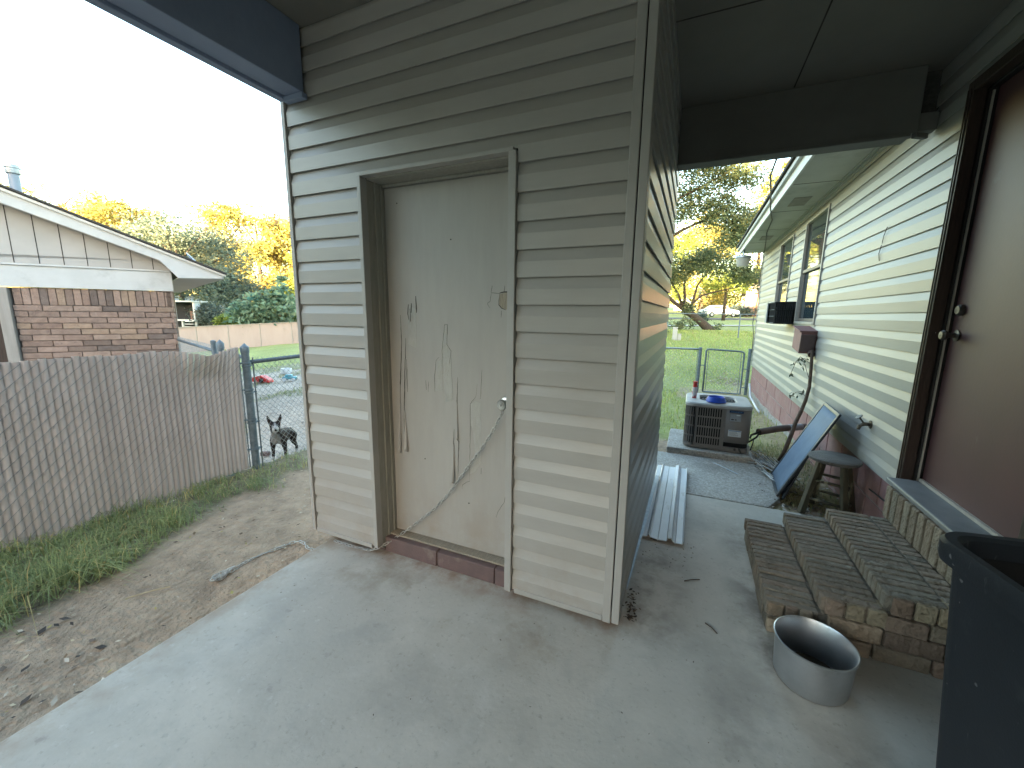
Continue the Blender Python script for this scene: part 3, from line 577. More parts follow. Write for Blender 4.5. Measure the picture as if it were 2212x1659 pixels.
MB().box(1.135, HX+.12, D0-.12, D1-.03, .512, .543).build('threshold', pm('threshold_grey', (.20, .205, .215), (.15, .155, .165), rough=.5, scale=8), house, bevel=.008)
MB().box(HX+.03, HX+.045, D0-.02, D1-.04, .5435, .560).build('threshold_strip', WFRAME, house)

# ---------------------------------------------------------------- brick steps
steps = thing('brick_steps', (.8, 2.5, 0), 'low brick entry steps with three worn treads below the red door', 'steps')
Y0, Y1 = 2.06, 2.93
core = MB().box(.432, 1.12, Y0+.012, Y1-.012, 0, .149).box(.637, 1.12, Y0+.012, Y1-.012, .149, .237).box(.852, 1.12, Y0+.012, Y1-.012, .237, .313).box(1.142, 1.24, 1.95, Y1+.05, .0, .50)
core.build('mortar', STEPM, steps, bevel=.006)
def bcol(base=(.225, .194, .162), v=.13):
    k = 1+random.uniform(-v, v); h = random.uniform(-.012, .016); return ((base[0]+h)*k, base[1]*k, (base[2]-h*.3)*k)
st = MB()
for (xa, xb, zb_, zt) in ((.42, .632, .085, .155), (.625, .847, .172, .243), (.84, 1.135, .252, .320)):
    y = Y0; w_ = .0483
    while y < Y1-.02:
        e = random.uniform(-.004, .004)
        if xb-xa > .25: st.box(xa+.002, xa+.205, y+.005, y+w_-.003, zb_, zt+e, bcol()).box(xa+.214, xb, y+.005, y+w_-.003, zb_, zt+e-.002, bcol())
        else: st.box(xa+random.uniform(-.004, .004), xb-.004, y+.005, y+w_-.003, zb_, zt+e, bcol())
        y += w_
st.build('tread', STEPB, steps, bevel=.006)
sb = MB()
# exposed side facing the patio: rowlock heads then stretcher courses
y0s = Y0-.004
for (xa, zb_, zt) in ((.42, .09, .152), (.625, .165, .240), (.84, .232, .318)):
    pass
x = .645
for i in range(7):
    zt = .243 if x < .83 else .318; zz = .165 if x < .83 else .235
    sb.box(x, x+.066, Y0-.010, Y0+.09, zz, zt-.004, bcol(((.33, .27, .19) if i % 3 else (.25, .18, .14)), .2)); x += .075
for (z0, z1, xs) in ((.088, .152, (.425, .50, .555, .61)), (.078, .155, (.66, .86, 1.06, 1.13)), (.002, .072, (.43, .62, .83, 1.03, 1.13)), (.158, .226, (.85, 1.0, 1.13))):
    for a, c in zip(xs, xs[1:]): sb.box(a+.004, c-.005, Y0-.008+random.uniform(-.004, .004), Y0+.08, z0, z1, bcol(((.28, .22, .165) if random.random() < .7 else (.22, .16, .125)), .25))
# front edge facing away from the house, and the bottom course
for (xa, z0, z1) in ((.428, .003, .078),):
    y = Y0+.1
    while y < Y1: sb.box(xa+random.uniform(-.004, .004), xa+.09, y+.004, min(y+.2, Y1)-.004, z0, z1, bcol()); y += .2
sb.build('riser', STEPB, steps, bevel=.007)
tb = MB(); y = 1.95
while y < Y1: tb.box(1.128+random.uniform(-.004, .004), 1.20, y+.004, y+.068, .318, .508, bcol((.215, .182, .145), .15)); y += .073
tb.build('threshold_course', STEPB, steps, bevel=.007)

# ---------------------------------------------------------------- pot, bin, stool
pc = (.557, 1.822)
p = MB().lathe([(0, .002), (.105, .0), (.122, .006), (.129, .02), (.133, .10), (.137, .172), (.142, .178), (.143, .183), (.139, .185), (.134, .178), (.129, .10), (.124, .02), (.11, .012), (0, .011)], (pc[0], pc[1], 0), 56)
pot = tag(p.build('cooking_pot', ALU, loc=(pc[0], pc[1], 0), smooth='auto'), 'dented aluminium pot without handles standing on the concrete beside the brick steps', 'pot')
q = MB().lathe([(0, .017), (.08, .0165), (.112, .0155), (.121, .022)], (pc[0], pc[1], 0), 40); q.build('residue', POTIN, pot, smooth=True)
def rrect(cx, cy, hx, hy, r, z, ang=0, n=7):
    out = []
    for (sx, sy, a0) in ((1, 1, 0), (-1, 1, 90), (-1, -1, 180), (1, -1, 270)):
        for k in range(n):
            a = R(a0+90*k/(n-1)); out.append((sx*(hx-r)+r*math.cos(a), sy*(hy-r)+r*math.sin(a)))
    c, s_ = math.cos(ang), math.sin(ang)
    return [(cx+x*c-y*s_, cy+x*s_+y*c, z) for x, y in out]
def loft(rings, cap0=False, cap1=False):
    n = len(rings[0]); vs = [p for r in rings for p in r]; fs = [(i*n+k, i*n+(k+1) % n, (i+1)*n+(k+1) % n, (i+1)*n+k) for i in range(len(rings)-1) for k in range(n)]
    if cap0: fs.append(tuple(range(n))[::-1])
    if cap1: fs.append(tuple((len(rings)-1)*n+k for k in range(n)))
    return vs, fs
bc = (.899, 1.021); ba = R(9)
bin_ = thing('trash_bin', (bc[0], bc[1], 0), 'big dark blue plastic trash bin with its lid off beside the brick steps', 'bin')
rg = [rrect(*bc, .205, .215, .05, .012, ba), rrect(*bc, .225, .235, .055, .30, ba), rrect(*bc, .262, .272, .06, .88, ba), rrect(*bc, .265, .275, .06, .905, ba)]
MB().add(*loft(rg, cap0=True)).build('body', BIN, bin_, smooth='auto', solid=.006)
rm = [rrect(*bc, .266, .276, .06, .895, ba), rrect(*bc, .285, .295, .07, .895, ba), rrect(*bc, .288, .298, .07, .91, ba), rrect(*bc, .288, .298, .07, .938, ba), rrect(*bc, .283, .293, .07, .946, ba), rrect(*bc, .266, .276, .06, .946, ba), rrect(*bc, .258, .268, .06, .938, ba), rrect(*bc, .255, .265, .06, .90, ba)]
MB().add(*loft(rm)).build('rim', BIN, bin_, smooth='auto')
li = [rrect(*bc, .2, .21, .05, .03, ba), rrect(*bc, .253, .263, .06, .90, ba)]
MB().add(*loft(li, cap0=True)).build('liner', BINI, bin_, smooth='auto'); bin_.scale = (1, 1, 1.026)

sc = (1.045, 3.615); st_ = thing('stool', (sc[0], sc[1], 0), 'round weathered wooden stool with worn peeling legs behind the brick steps', 'stool')
MB().lathe([(0, .425), (.145, .424), (.158, .430), (.162, .440), (.160, .450), (.150, .456), (0, .457)], (*sc, 0), 40).build('seat', STOOLW, st_, smooth='auto')
foot = {}; top = {}
for i, a in enumerate((200, 290, 20, 110)):
    ca, sa = math.cos(R(a)), math.sin(R(a)); top[i] = Vector((sc[0]+.10*ca, sc[1]+.10*sa, .424)); foot[i] = Vector((sc[0]+.185*ca, sc[1]+.185*sa, .0))
    m = MB(); d = (foot[i]-top[i]); ax = Vector((ca, sa, 0)); sd_ = Vector((-sa, ca, 0)); vs = []
    for p_, hw in ((top[i], .017), (foot[i], .021)): vs += [p_+ax*hw+sd_*hw, p_-ax*hw+sd_*hw, p_-ax*hw-sd_*hw, p_+ax*hw-sd_*hw]
    m.add(vs, [(0, 1, 2, 3), (4, 7, 6, 5)]+[(k, k+4, (k+1) % 4+4, (k+1) % 4) for k in range(4)]); m.build('leg', STOOLL, st_, bevel=.004)
for (i, j) in ((0, 1), (1, 2), (2, 3), (3, 0)):
    for f in ((.36, .70) if (i, j) in ((0, 1), (2, 3)) else (.48, .80)):
        a_, c_ = top[i].lerp(foot[i], f), top[j].lerp(foot[j], f); MB().tube([a_, (a_+c_)/2, c_], [.010, .012, .010], 8).build('rung', STOOLL, st_, smooth=True)

# ---------------------------------------------------------------- leaning window screens
def screen(corners, name, label):
    LL, BL, TR, TL = [Vector(p) for p in corners]; o = thing(name, LL, label, 'screen'); u = (BL-LL).normalized(); v = (TL-LL).normalized(); n = u.cross(v).normalized(); fw = .028
    f = MB(); Lu, Lv = (BL-LL).length, (TL-LL).length; M = Matrix((u, v, n)).transposed()
    def seg(a0, a1, b0, b1): f.obox(LL+u*(a0+a1)/2+v*(b0+b1)/2, (a1-a0, b1-b0, .018), M)
    seg(0, fw, 0, Lv); seg(Lu-fw, Lu, 0, Lv); seg(fw, Lu-fw, 0, fw); seg(fw, Lu-fw, Lv-fw, Lv); f.build('frame', SCRF, o, bevel=.003)
    g = MB(); N_ = 10; vs = []
    for i in range(N_+1):
        for j in range(N_+1):
            a = fw*.8+(Lu-1.6*fw)*i/N_; c = fw*.8+(Lv-1.6*fw)*j/N_; vs.append(LL+u*a+v*c+n*(.003+.006*nz(a*5, c*5, 0)))
    g.add(vs, [(i*(N_+1)+j, (i+1)*(N_+1)+j, (i+1)*(N_+1)+j+1, i*(N_+1)+j+1) for i in range(N_) for j in range(N_)]); g.build('mesh_panel', SCREENM, o, smooth=True, solid=.0015); return o
screen([(.785, 4.33, .0), (.755, 3.80, .0), (1.05, 3.925, .757), (1.14, 4.383, .735)], 'window_screen', 'blue grey window screen leaning in front of another against the house wall')
screen([(.86, 4.25, .0), (.79, 3.765, .0), (1.205, 4.226, .66), (1.228, 4.69, .675)], 'window_screen', 'second window screen tucked behind the leaning one, mostly hidden')

# ---------------------------------------------------------------- siding scraps along the shed
def profile_sheet(name, label, cx0, cx1, y0, y1, prof, mat, z=.002, cat='metal sheet', skew=0.0):
    vs = []; n = 16
    for i in range(n+1):
        f = i/n; y = y0+(y1-y0)*f
        for px_, pz in prof: vs.append((cx0+(cx1-cx0)*px_+skew*f, y+.01*nz(px_*3, f*0, 0), z+pz+.006*abs(nz(px_*2, f*3, 1))))
    m = len(prof); mb = MB().add(vs, [(i*m+k, i*m+k+1, (i+1)*m+k+1, (i+1)*m+k) for i in range(n) for k in range(m-1)])
    return tag(mb.build(name, mat, loc=((cx0+cx1)/2, y0, 0), solid=.003), label, cat)
BENTW = blotch(pm('sheet_white', (.60, .62, .64), (.52, .54, .56), rough=.38, scale=4), (.25, .22, .18), 9, .60, .70, .6, seed=3, stretch=(3, .5, 1))
profile_sheet('siding_panel', 'white ribbed siding panel lying on the concrete beside the shed', -.215, .056, 2.652, 4.09, [(0, .0), (.03, .012), (.16, .012), (.20, .030), (.24, .012), (.40, .012), (.415, .004), (.43, .012), (.62, .012), (.64, .034), (.72, .038), (.76, .016), (.80, .012), (.815, .004), (.83, .012), (.97, .014), (1, .030)], BENTW, skew=.0)
ch = MB()
for (xa, xb, za, zb_) in ((0, .030, .001, .004), (.0, .003, .004, .030), (.027, .030, .004, .034), (.030, .052, .031, .034)):
    ch.prism([(-.262+xa, 2.03, za), (-.262+xb, 2.03, za), (-.262+xb, 2.03, zb_), (-.262+xa, 2.03, zb_)], (.030, 1.72, 0))
tag(ch.build('trim_channel', GALV, loc=(-.24, 2.03, 0)), 'thin galvanised trim channel lying along the foot of the shed wall', 'trim strip')
ch = MB().prism([(-.222, 2.65, .006), (-.19, 2.65, .008), (-.19, 2.65, .012), (-.222, 2.65, .010)], (.02, 1.2, 0))
for k in range(26): ch.box(-.212+.0008*k, -.205+.0008*k, 2.68+.044*k, 2.705+.044*k, .0122, .013, (.02, .02, .02))
tag(ch.build('nailing_strip', pm('strip_white', (.55, .56, .57), (.5, .51, .52), attr=True), loc=(-.2, 2.65, 0)), 'perforated white nailing strip between the trim channel and the ribbed panel', 'trim strip')

# ---------------------------------------------------------------- air conditioner
AC = thing('air_conditioner', (.31, 5.0, .055), 'brown outdoor air conditioner with louvred sides and a pale top, on a concrete pad', 'air conditioner')
ax0, ax1, ay0, ay1, az0, az1 = .0, .625, 4.69, 5.31, .06, .545
acx, acy = (ax0+ax1)/2, (ay0+ay1)/2; hx, hy = (ax1-ax0)/2, (ay1-ay0)/2
MB().add(*loft([rrect(acx, acy, hx-.03, hy-.03, .07, az0+.01), rrect(acx, acy, hx-.03, hy-.03, .07, az1-.01)], 1, 1)).build('coil', ACIN, AC, smooth='auto')
g = MB(); ol = rrect(acx, acy, hx, hy, .085, 0, n=9)
def per(ol):
    P = [Vector(p) for p in ol]+[Vector(ol[0])]; d = [0]
    for a, c in zip(P, P[1:]): d.append(d[-1]+(c-a).length)
    return P, d
OP, OD = per(ol)
def onper(s_):
    s_ %= OD[-1]
    for i in range(len(OP)-1):
        if OD[i+1] >= s_: t_ = (s_-OD[i])/max(1e-9, OD[i+1]-OD[i]); p = OP[i].lerp(OP[i+1], t_); return p, (OP[i+1]-OP[i]).normalized()
total = OD[-1]; step = .0235; k = 0
while k*step < total:
    p_, tn = onper(k*step)
    panel = p_.x > .375 and p_.y < 4.86      # service panel corner
    if not panel:
        M = Matrix.Rotation(math.atan2(tn.y, tn.x), 4, 'Z'); g.obox((p_.x, p_.y, (az0+az1)/2), (.0095, .012, az1-az0-.04), M)
    k += 1
for z in (az0+.03, az0+.135, az0+.245, az0+.355, az1-.025):
    hh = .045 if z in (az0+.03,) else .014
    ring0 = rrect(acx, acy, hx+.004, hy+.004, .087, z-hh/2); ring1 = rrect(acx, acy, hx+.004, hy+.004, .087, z+hh/2); ring2 = rrect(acx, acy, hx-.012, hy-.012, .075, z+hh/2); ring3 = rrect(acx, acy, hx-.012, hy-.012, .075, z-hh/2)
    g.add(*loft([ring3, ring0, ring1, ring2]))
for xq in (.102, .375): g.box(xq-.014, xq+.014, ay0-.006, ay0+.01, az0+.03, az1-.02)
g.build('louvre', ACM, AC)
pn = [p for p in rrect(acx, acy, hx+.006, hy+.006, .088, 0, n=9) if p[0] > .39 and p[1] < 4.90]
pn = [(.39, ay0-.006, 0)]+[p for p in pn]+[(ax1+.006, 4.90, 0)]
pn.sort(key=lambda p: math.atan2(p[1]-acy, p[0]-acx))
def bandm(z0, z1, off=0, sub=pn):
    vs = []
    for p_ in sub:
        d = Vector((p_[0]-acx, p_[1]-acy, 0)).normalized()*off; vs += [(p_[0]+d.x, p_[1]+d.y, z0), (p_[0]+d.x, p_[1]+d.y, z1)]
    return MB().add(vs, [(2*i, 2*i+2, 2*i+3, 2*i+1) for i in range(len(sub)-1)])
bandm(.165, az1-.018).build('service_panel', ACM, AC, smooth='auto', solid=.003)
bandm(az0+.02, .163, .0, [p for p in pn if p[0] < .47 and p[1] < acy]).build('lower_panel', ACM, AC, smooth=True, solid=.003)
bandm(az0+.05, .163, -.012, [p for p in pn if p[0] > .46]).build('valve_recess', ACIN, AC, smooth=True)
MB().tube([(.54, 4.69, .11), (.54, 4.66, .105), (.56, 4.65, .08)], .010, 8).tube([(.50, 4.69, .10), (.50, 4.67, .10)], .012, 8).build('valve', BRASS, AC, smooth=True)
fy = ay0-.0095
MB().box(.418, .548, fy-.002, fy, .490, .514).build('badge', BADGE, AC, bevel=.002)
MB().box(.430, .530, fy-.0015, fy, .400, .478).build('rating_label', LABELG, AC); MB().box(.486, .520, fy-.0022, fy-.0016, .462, .475).build('label_print', LABELW, AC)
MB().box(.440, .466, fy-.003, fy-.0024, .4135, .4235).box(.474, .490, fy-.003, fy-.0016, .414, .423).build('label_mark', CRACK, AC)
MB().box(.425, .545, fy-.0015, fy, .235, .305).build('warning_label', LABELW, AC); MB().box(.430, .540, fy-.0022, fy-.0016, .293, .301).build('label_band', BADGET, AC)
bt = MB()
for r_ in range(5): bt.box(.435, .49+.04*random.random(), fy-.0022, fy-.0016, .246+.009*r_, .2495+.009*r_)
bt.build('fine_print', LABELG, AC)
cu = bpy.data.curves.new('lettering', 'FONT'); cu.body = 'DiamondAIR'; cu.size = .0205; cu.extrude = .0006; cu.align_x = 'CENTER'; cu.align_y = 'CENTER'
to = bpy.data.objects.new('lettering', cu); COL.objects.link(to); bpy.context.view_layer.update()
dg = bpy.context.evaluated_depsgraph_get(); me = bpy.data.meshes.new_from_object(to.evaluated_get(dg)); bpy.data.objects.remove(to)
bl = MB(); bl.add([(.483+v.co.x, fy-.0027-v.co.z, .502+v.co.y) for v in me.vertices], [tuple(p.vertices) for p in me.polygons]); bl.build('lettering', BADGET, AC)
# top cover: pale ring with dark fan guard
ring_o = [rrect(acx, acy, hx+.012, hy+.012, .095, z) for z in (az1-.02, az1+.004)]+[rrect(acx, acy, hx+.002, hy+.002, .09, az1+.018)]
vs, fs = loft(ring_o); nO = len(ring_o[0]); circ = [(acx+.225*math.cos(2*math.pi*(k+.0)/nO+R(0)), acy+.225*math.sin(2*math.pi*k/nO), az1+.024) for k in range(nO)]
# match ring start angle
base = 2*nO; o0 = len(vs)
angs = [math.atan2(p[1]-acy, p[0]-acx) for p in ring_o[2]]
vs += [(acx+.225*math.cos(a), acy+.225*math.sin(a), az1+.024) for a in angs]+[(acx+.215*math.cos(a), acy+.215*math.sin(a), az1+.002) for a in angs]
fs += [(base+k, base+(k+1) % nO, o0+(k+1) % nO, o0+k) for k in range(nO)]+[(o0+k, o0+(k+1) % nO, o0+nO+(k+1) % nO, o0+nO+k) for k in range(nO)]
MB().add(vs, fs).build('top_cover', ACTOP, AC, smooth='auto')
fg = MB()
for r_ in (.03, .06, .09, .12, .15, .18, .208): fg.tube([(acx+r_*math.cos(2*math.pi*k/28), acy+r_*math.sin(2*math.pi*k/28), az1+.012) for k in range(28)], .0022, 5, closed=True)
for k in range(8): a = 2*math.pi*k/8; fg.tube([(acx, acy, az1+.010), (acx+.218*math.cos(a), acy+.218*math.sin(a), az1+.010)], .003, 5)
fg.build('fan_guard', ACM, AC, smooth=True)
MB().lathe([(0, az1-.03), (.21, az1-.03)], (acx, acy, 0), 32).build('fan_well', ACIN, AC)
# things on the unit
bw = MB().lathe([(.085, 0), (.098, .002), (.100, .007), (.082, .052), (.080, .056), (.076, .056), (.066, .022), (0, .020)], (.288, 4.80, az1+.025), 36)
tag(bw.build('pet_bowl', BLUEP, loc=(.288, 4.80, az1+.025), smooth='auto'), 'bright blue plastic pet bowl on top of the air conditioner', 'bowl')
cn = thing('spray_can', (.072, 4.93, az1+.022), 'red and white spray can standing on the back edge of the air conditioner', 'can')
MB().lathe([(0, 0), (.025, 0), (.0255, .004), (.0255, .118), (.02, .13)], (.072, 4.93, az1+.022), 24).build('can_body', CANW, cn, smooth='auto')
MB().lathe([(.0215, .124), (.022, .165), (.018, .172), (.024, .180), (.024, .19), (.0, .191)], (.072, 4.93, az1+.022), 20).build('cap', REDP, cn, smooth='auto')

# ---------------------------------------------------------------- line-set pipe, wires, vine, meter box, tap, basket, cable, yard light
pp = thing('insulated_pipe', (.76, 4.98, .24), 'brown insulated pipe sleeve running from the house foundation toward the air conditioner', 'pipe')
MB().tube([(.742, 4.97, .245), (.95, 5.15, .262), (1.26, 5.40, .262)], .036, 14).build('sleeve', PIPE, pp, smooth='auto')
MB().tube([(1.06, 5.235, .263), (1.20, 5.345, .264)], .0375, 14).build('collar', LABELG, pp, smooth='auto')
MB().tube([(.76, 4.985, .245), (.70, 4.92, .232), (.665, 4.885, .224)], [.014, .012, .009], 8).tube([(.76, 4.985, .24), (.72, 4.93, .19), (.66, 4.88, .155), (.585, 4.82, .118)], .009, 8).tube([(.70, 4.92, .19), (.69, 4.9, .12), (.66, 4.86, .02)], .006, 6).tube([(.665, 4.885, .224), (.655, 4.87, .19)], .01, 6).build('refrigerant_line', BLACK, pp, smooth=True)
scp = MB()
for k in range(14):
    x0_, y0_ = .66+random.uniform(-.05, .10), 4.72+random.uniform(-.42, .12); L_ = random.uniform(.18, .42); a = R(random.uniform(-70, -35)); pth = []
    for i in range(int(L_/.020)): pth.append((x0_+.020*i*math.cos(a)*1.0+(.024 if i % 2 else -.024)*math.sin(a), y0_+.020*i*math.sin(a)+(.024 if i % 2 else -.024)*math.cos(a), .012+.10*math.exp(-i*.22)*random.uniform(.2, 1)+.012*(i % 2)))
    scp.tube(pth, .0048, 5)
for k in range(6):
    x0_, y0_ = .70+.03*k, 4.74-.02*k; scp.tube([(x0_, y0_, .08), (x0_+.10, y0_-.25, .03), (x0_+.16, y0_-.48, .012)], .0022, 5)
tag(scp.build('wire_mesh_scrap', pm('bright_wire', (.62, .62, .6), (.4, .4, .39), rough=.45, metal=.3, scale=40), loc=(.72, 4.6, 0), smooth=True), 'tangled scrap of galvanised chain link mesh on the ground by the air conditioner', 'wire mesh')
tag(MB().tube([(.30, 4.44, .004), (.40, 4.32, .006), (.50, 4.20, .004)], .0035, 6).build('wire_offcut', GALV, loc=(.4, 4.3, 0)), 'single straight wire offcut lying on the rough concrete', 'wire')
vine = thing('dead_vine', (.94, 4.86, 0), 'bare brown vine stem curving up the house wall to the pink box', 'vine')
VP = [(.93, 4.84, -.03), (.985, 4.90, .08), (1.05, 5.02, .24), (1.09, 5.10, .36), (1.14, 5.16, .48), (1.175, 5.20, .60), (1.20, 5.24, .74), (1.205, 5.29, .90), (1.205, 5.32, 1.02), (1.205, 5.34, 1.13)]
MB().tube(VP, [.020, .021, .021, .02, .019, .018, .017, .017, .016, .016], 8).build('stem', VINE, vine, smooth=True)
tw = MB(); lf = []
def leaves_at(c, d, n, L):
    for _ in range(n):
        p_ = Vector(c)+Vector([random.uniform(-.03, .03) for _ in range(3)]); v_ = (Vector(d)+Vector([random.uniform(-.6, .6) for _ in range(3)])).normalized()*L; s_ = v_.cross(Vector((random.uniform(-1, 1), random.uniform(-1, 1), 1))).normalized()*L*.2
        lf.extend([p_, p_+v_*.5+s_, p_+v_, p_+v_*.5-s_])
for st0, pts in ((6, [(1.20, 5.26, .80), (1.19, 5.5, .95), (1.2, 5.8, 1.02), (1.21, 6.05, .93), (1.2, 6.2, .75)]), (5, [(1.18, 5.21, .62), (1.17, 5.4, .66), (1.18, 5.7, .60), (1.18, 5.95, .50)]), (8, [(1.20, 5.31, .98), (1.19, 5.55, 1.02), (1.2, 5.75, .98)])):
    tw.tube(pts, .003, 5)
    for q_ in pts[1:]: leaves_at(q_, (0, .3, -.5), 4, .06)
tw.build('tendril', VINE, vine, smooth=True); npmesh('foliage', [tuple(v) for v in lf], 4, LF_DK, None, vine)
mbx = thing('utility_box', (1.19, 5.6, 1.1), 'tilted pink meter box with dark cover on the house wall above the vine', 'meter box')
Mt = Matrix.Rotation(R(7), 4, 'X'); cb = (1.165, 5.56, 1.225)
MB().obox(cb, (.15, .36, .235), Mt).build('box', BOXP, mbx, bevel=.006)
MB().obox((1.155, 5.372, 1.20), (.135, .016, .19), Mt).build('cover', BOXD, mbx, bevel=.004)
MB().obox((1.16, 5.56, 1.352), (.175, .40, .018), Mt).build('lid', BOXP, mbx, bevel=.004)
MB().tube([(1.20, 5.42, 1.12), (1.205, 5.35, 1.08)], .035, 10).build('conduit_hub', BOXD, mbx)
tp = thing('garden_tap', (1.23, 3.655, .72), 'old outdoor garden tap on the house wall above the stool', 'tap')
Rx = Matrix.Rotation(R(90), 4, 'Y')
MB().tube([(1.235, 3.655, .72), (1.20, 3.655, .72), (1.175, 3.66, .705), (1.17, 3.665, .675)], [.012, .014, .013, .011], 10).lathe([(.03, .0), (.03, .004), (.012, .006)], (1.234, 3.655, .72), 16, M=Matrix.Rotation(R(-90), 4, 'Y')).build('spout', BRASS, tp, smooth='auto')
MB().tube([(1.19, 3.655, .73), (1.165, 3.662, .765)], .006, 8).build('valve_stem', BRASS, tp); MB().lathe([(0, .004), (.012, .004), (.026, .002), (.026, -.002), (0, -.003)], (1.163, 3.663, .768), 10, M=Matrix.Rotation(R(-40), 4, 'Y')).build('handle', BRASS, tp)
tag(MB().tube([(1.246, 2.95, .345), (1.22, 3.05, .33), (1.225, 3.2, .315), (1.23, 3.35, .30), (1.235, 3.5, .285)], .005, 6).build('cable', BLACK, loc=(1.24, 3, .34), smooth=True), 'thin dark cable running along the pink foundation behind the stool', 'cable')
bk = thing('hanging_basket', (1.10, 6.95, 1.4), 'black plastic basket fixed under the far window of the house', 'basket')
kb = MB(); X0, X1, YA, YB, ZA, ZB = .995, 1.225, 6.55, 7.12, 1.40, 1.675
for (x_, y_, x2, y2) in ((X0, YA, X1, YA), (X1, YA, X1, YB), (X1, YB, X0, YB), (X0, YB, X0, YA)):
    n = 9; d = Vector((x2-x_, y2-y_, 0)); ii = .04
    for k in range(n): f = k/n; kb.tube([(x_+d.x*f*(.9)+.01, y_+d.y*f*.95, ZA), (x_+d.x*f, y_+d.y*f, ZB)], .010, 4)
    for z in (ZA, ZA+.09, ZA+.18, ZB): kb.tube([(x_, y_, z), (x2, y2, z)], .013 if z == ZB else .010, 4)
kb.box(X0+.01, X1, YA+.01, YB-.01, ZA-.006, ZA+.004); kb.build('frame', BLACK, bk)
MB().box(X0+.02, X1-.01, YA+.02, YB-.02, ZA+.006, ZB-.06).build('planter_liner', pm('liner_dark', (.03, .03, .032), (.02, .02, .02)), bk)
MB().box(X0-.035, X0-.022, YB-.16, YB+.0, ZA, ZB+.01).build('side_panel', LABELG, bk)
CB = [(.428, 3.545, 2.60), (.47, 3.8, 2.66), (.511, 4.4, 2.715), (.623, 5.2, 2.775), (.735, 6.0, 2.79), (.80, 6.4, 2.785), (.871, 6.8, 2.80), (.945, 7.8, 2.808), (1.067, 8.8, 2.808), (1.16, 9.6, 2.80), (1.205, 10.1, 2.76), (1.215, 10.2, 2.6), (1.205, 10.21, 2.2), (1.215, 10.2, 1.94), (1.19, 10.22, 1.6), (1.17, 10.22, 1.35), (1.21, 10.22, 1.1), (1.215, 10.2, .7)]
tag(MB().tube(CB, .008, 6).build('cable', pm('cable_grey', (.16, .15, .14), (.1, .095, .09)), loc=(.9, 6, 2.7), smooth=True), 'loose drop cable from the carport beam, under the eave and down the far corner', 'cable')
yl = thing('yard_light', (.80, 9.7, 2.62), 'grey bucket shaped yard light hanging under the far end of the eave', 'light')
MB().lathe([(0, .085), (.10, .085), (.145, .070), (.15, .045), (.145, .035), (.128, .034)], (.815, 9.72, 2.62), 24).build('housing', GALV, yl, smooth='auto')
MB().lathe([(.135, .035), (.105, -.11), (.095, -.13), (0, -.132)], (.815, 9.72, 2.62), 24).build('lens', pm('lens_acrylic', (.45, .44, .40), (.38, .37, .34), rough=.3), yl, smooth='auto')
MB().tube([(.815, 9.72, 2.70), (.815, 9.72, 2.82)], .02, 8).build('bracket', GALV, yl)

# ---------------------------------------------------------------- left: slatted chain-link fence
FX = -3.93
fence = thing('slatted_fence', (FX, .5, -.05), 'chain link fence woven with tan privacy slats along the grass strip', 'fence')
vs = []; fcs = []; cl = []; sl = MB(); pitch = .040; hgt = .075
def fx(y, z):
    bend = .075*math.exp(-((y-2.12)/.22)**2)*sstep(.85, 1.12, z)
    return FX+.018*nz(y, z, 0, 1.1)+bend+.02*nz(y, 0, 3, .5)
def ftop(y): return 1.135+.016*(2.4-y)*.5+.012*nz(y, 2, 0, 2.5)-.05*math.exp(-((y-2.13)/.13)**2)
i = 0; y = -2.2
while y < 2.415:
    t_ = ftop(y)+random.uniform(-.006, .006); k = .86+.2*random.random(); c_ = (k, k*.99, k*.985); z0 = ground_z(FX, y)+.01; n = 30; vv = []
    for j in range(n+1):
        z = z0+(t_-z0)*j/n; ph = ((z-(i*hgt/2)) % hgt)/hgt; bulge = .007*math.sin(math.pi*ph)
        for (dy, dx) in ((-.0197, -.006), (-.011, .004), (0, .0065), (.011, .004), (.0197, -.006)): vv.append((fx(y, z)+dx+bulge*(1 if abs(dy) < .018 else .3), y+dy, z))
    sl.add(vv, [(j*5+q, j*5+q+1, (j+1)*5+q+1, (j+1)*5+q) for j in range(n) for q in range(4)], c_); y += pitch; i += 1
sl.build('slat', SLAT, fence, smooth=True)
wr = MB(); z = -3.6
while z < 1.25:
    pts = []
    for j in range(i+1):
        yy = -2.22+pitch*j; zz = z+j*hgt/2
        if ground_z(FX, yy) < zz < ftop(yy): pts.append((fx(yy, zz)+.0115, yy, zz))
    if len(pts) > 1: wr.tube(pts, .0017, 4, caps=False)
    z += hgt
wr.build('wire_mesh', WIRE, fence, smooth=True)
def post(parent, x, y, z0, z1, r, name='post', cap='point', lean=(0, 0)):
    m = MB().tube([(x, y, z0), (x+lean[0], y+lean[1], z1)], r, 14); xx, yy = x+lean[0], y+lean[1]
    o = m.build(name, GALVD, parent, smooth='auto')
    prof = [(r*1.12, -.02), (r*1.16, .03), (r*1.0, .04), (r*.45, .058), (0, .075)] if cap == 'point' else [(r*1.08, -.02), (r*1.08, .012), (0, .02)]
    MB().lathe(prof, (xx, yy, z1), 14).build('post_cap', GALVD, o, smooth='auto'); return o
po = post(fence, -3.90, 2.475, -.3, 1.10, .034)
for z in (.12, .42, .72, .98): MB().lathe([(.040, -.009), (.043, -.006), (.043, .006), (.040, .009)], (-3.90, 2.475, z), 14).box(-3.945, -3.92, 2.42, 2.45, z-.006, z+.006).build('tension_band', GALVD, fence, smooth='auto')
MB().tube([(-3.925, 2.43, -.06), (-3.93, 2.432, 1.06)], .006, 6).build('tension_bar', WIRE, fence)
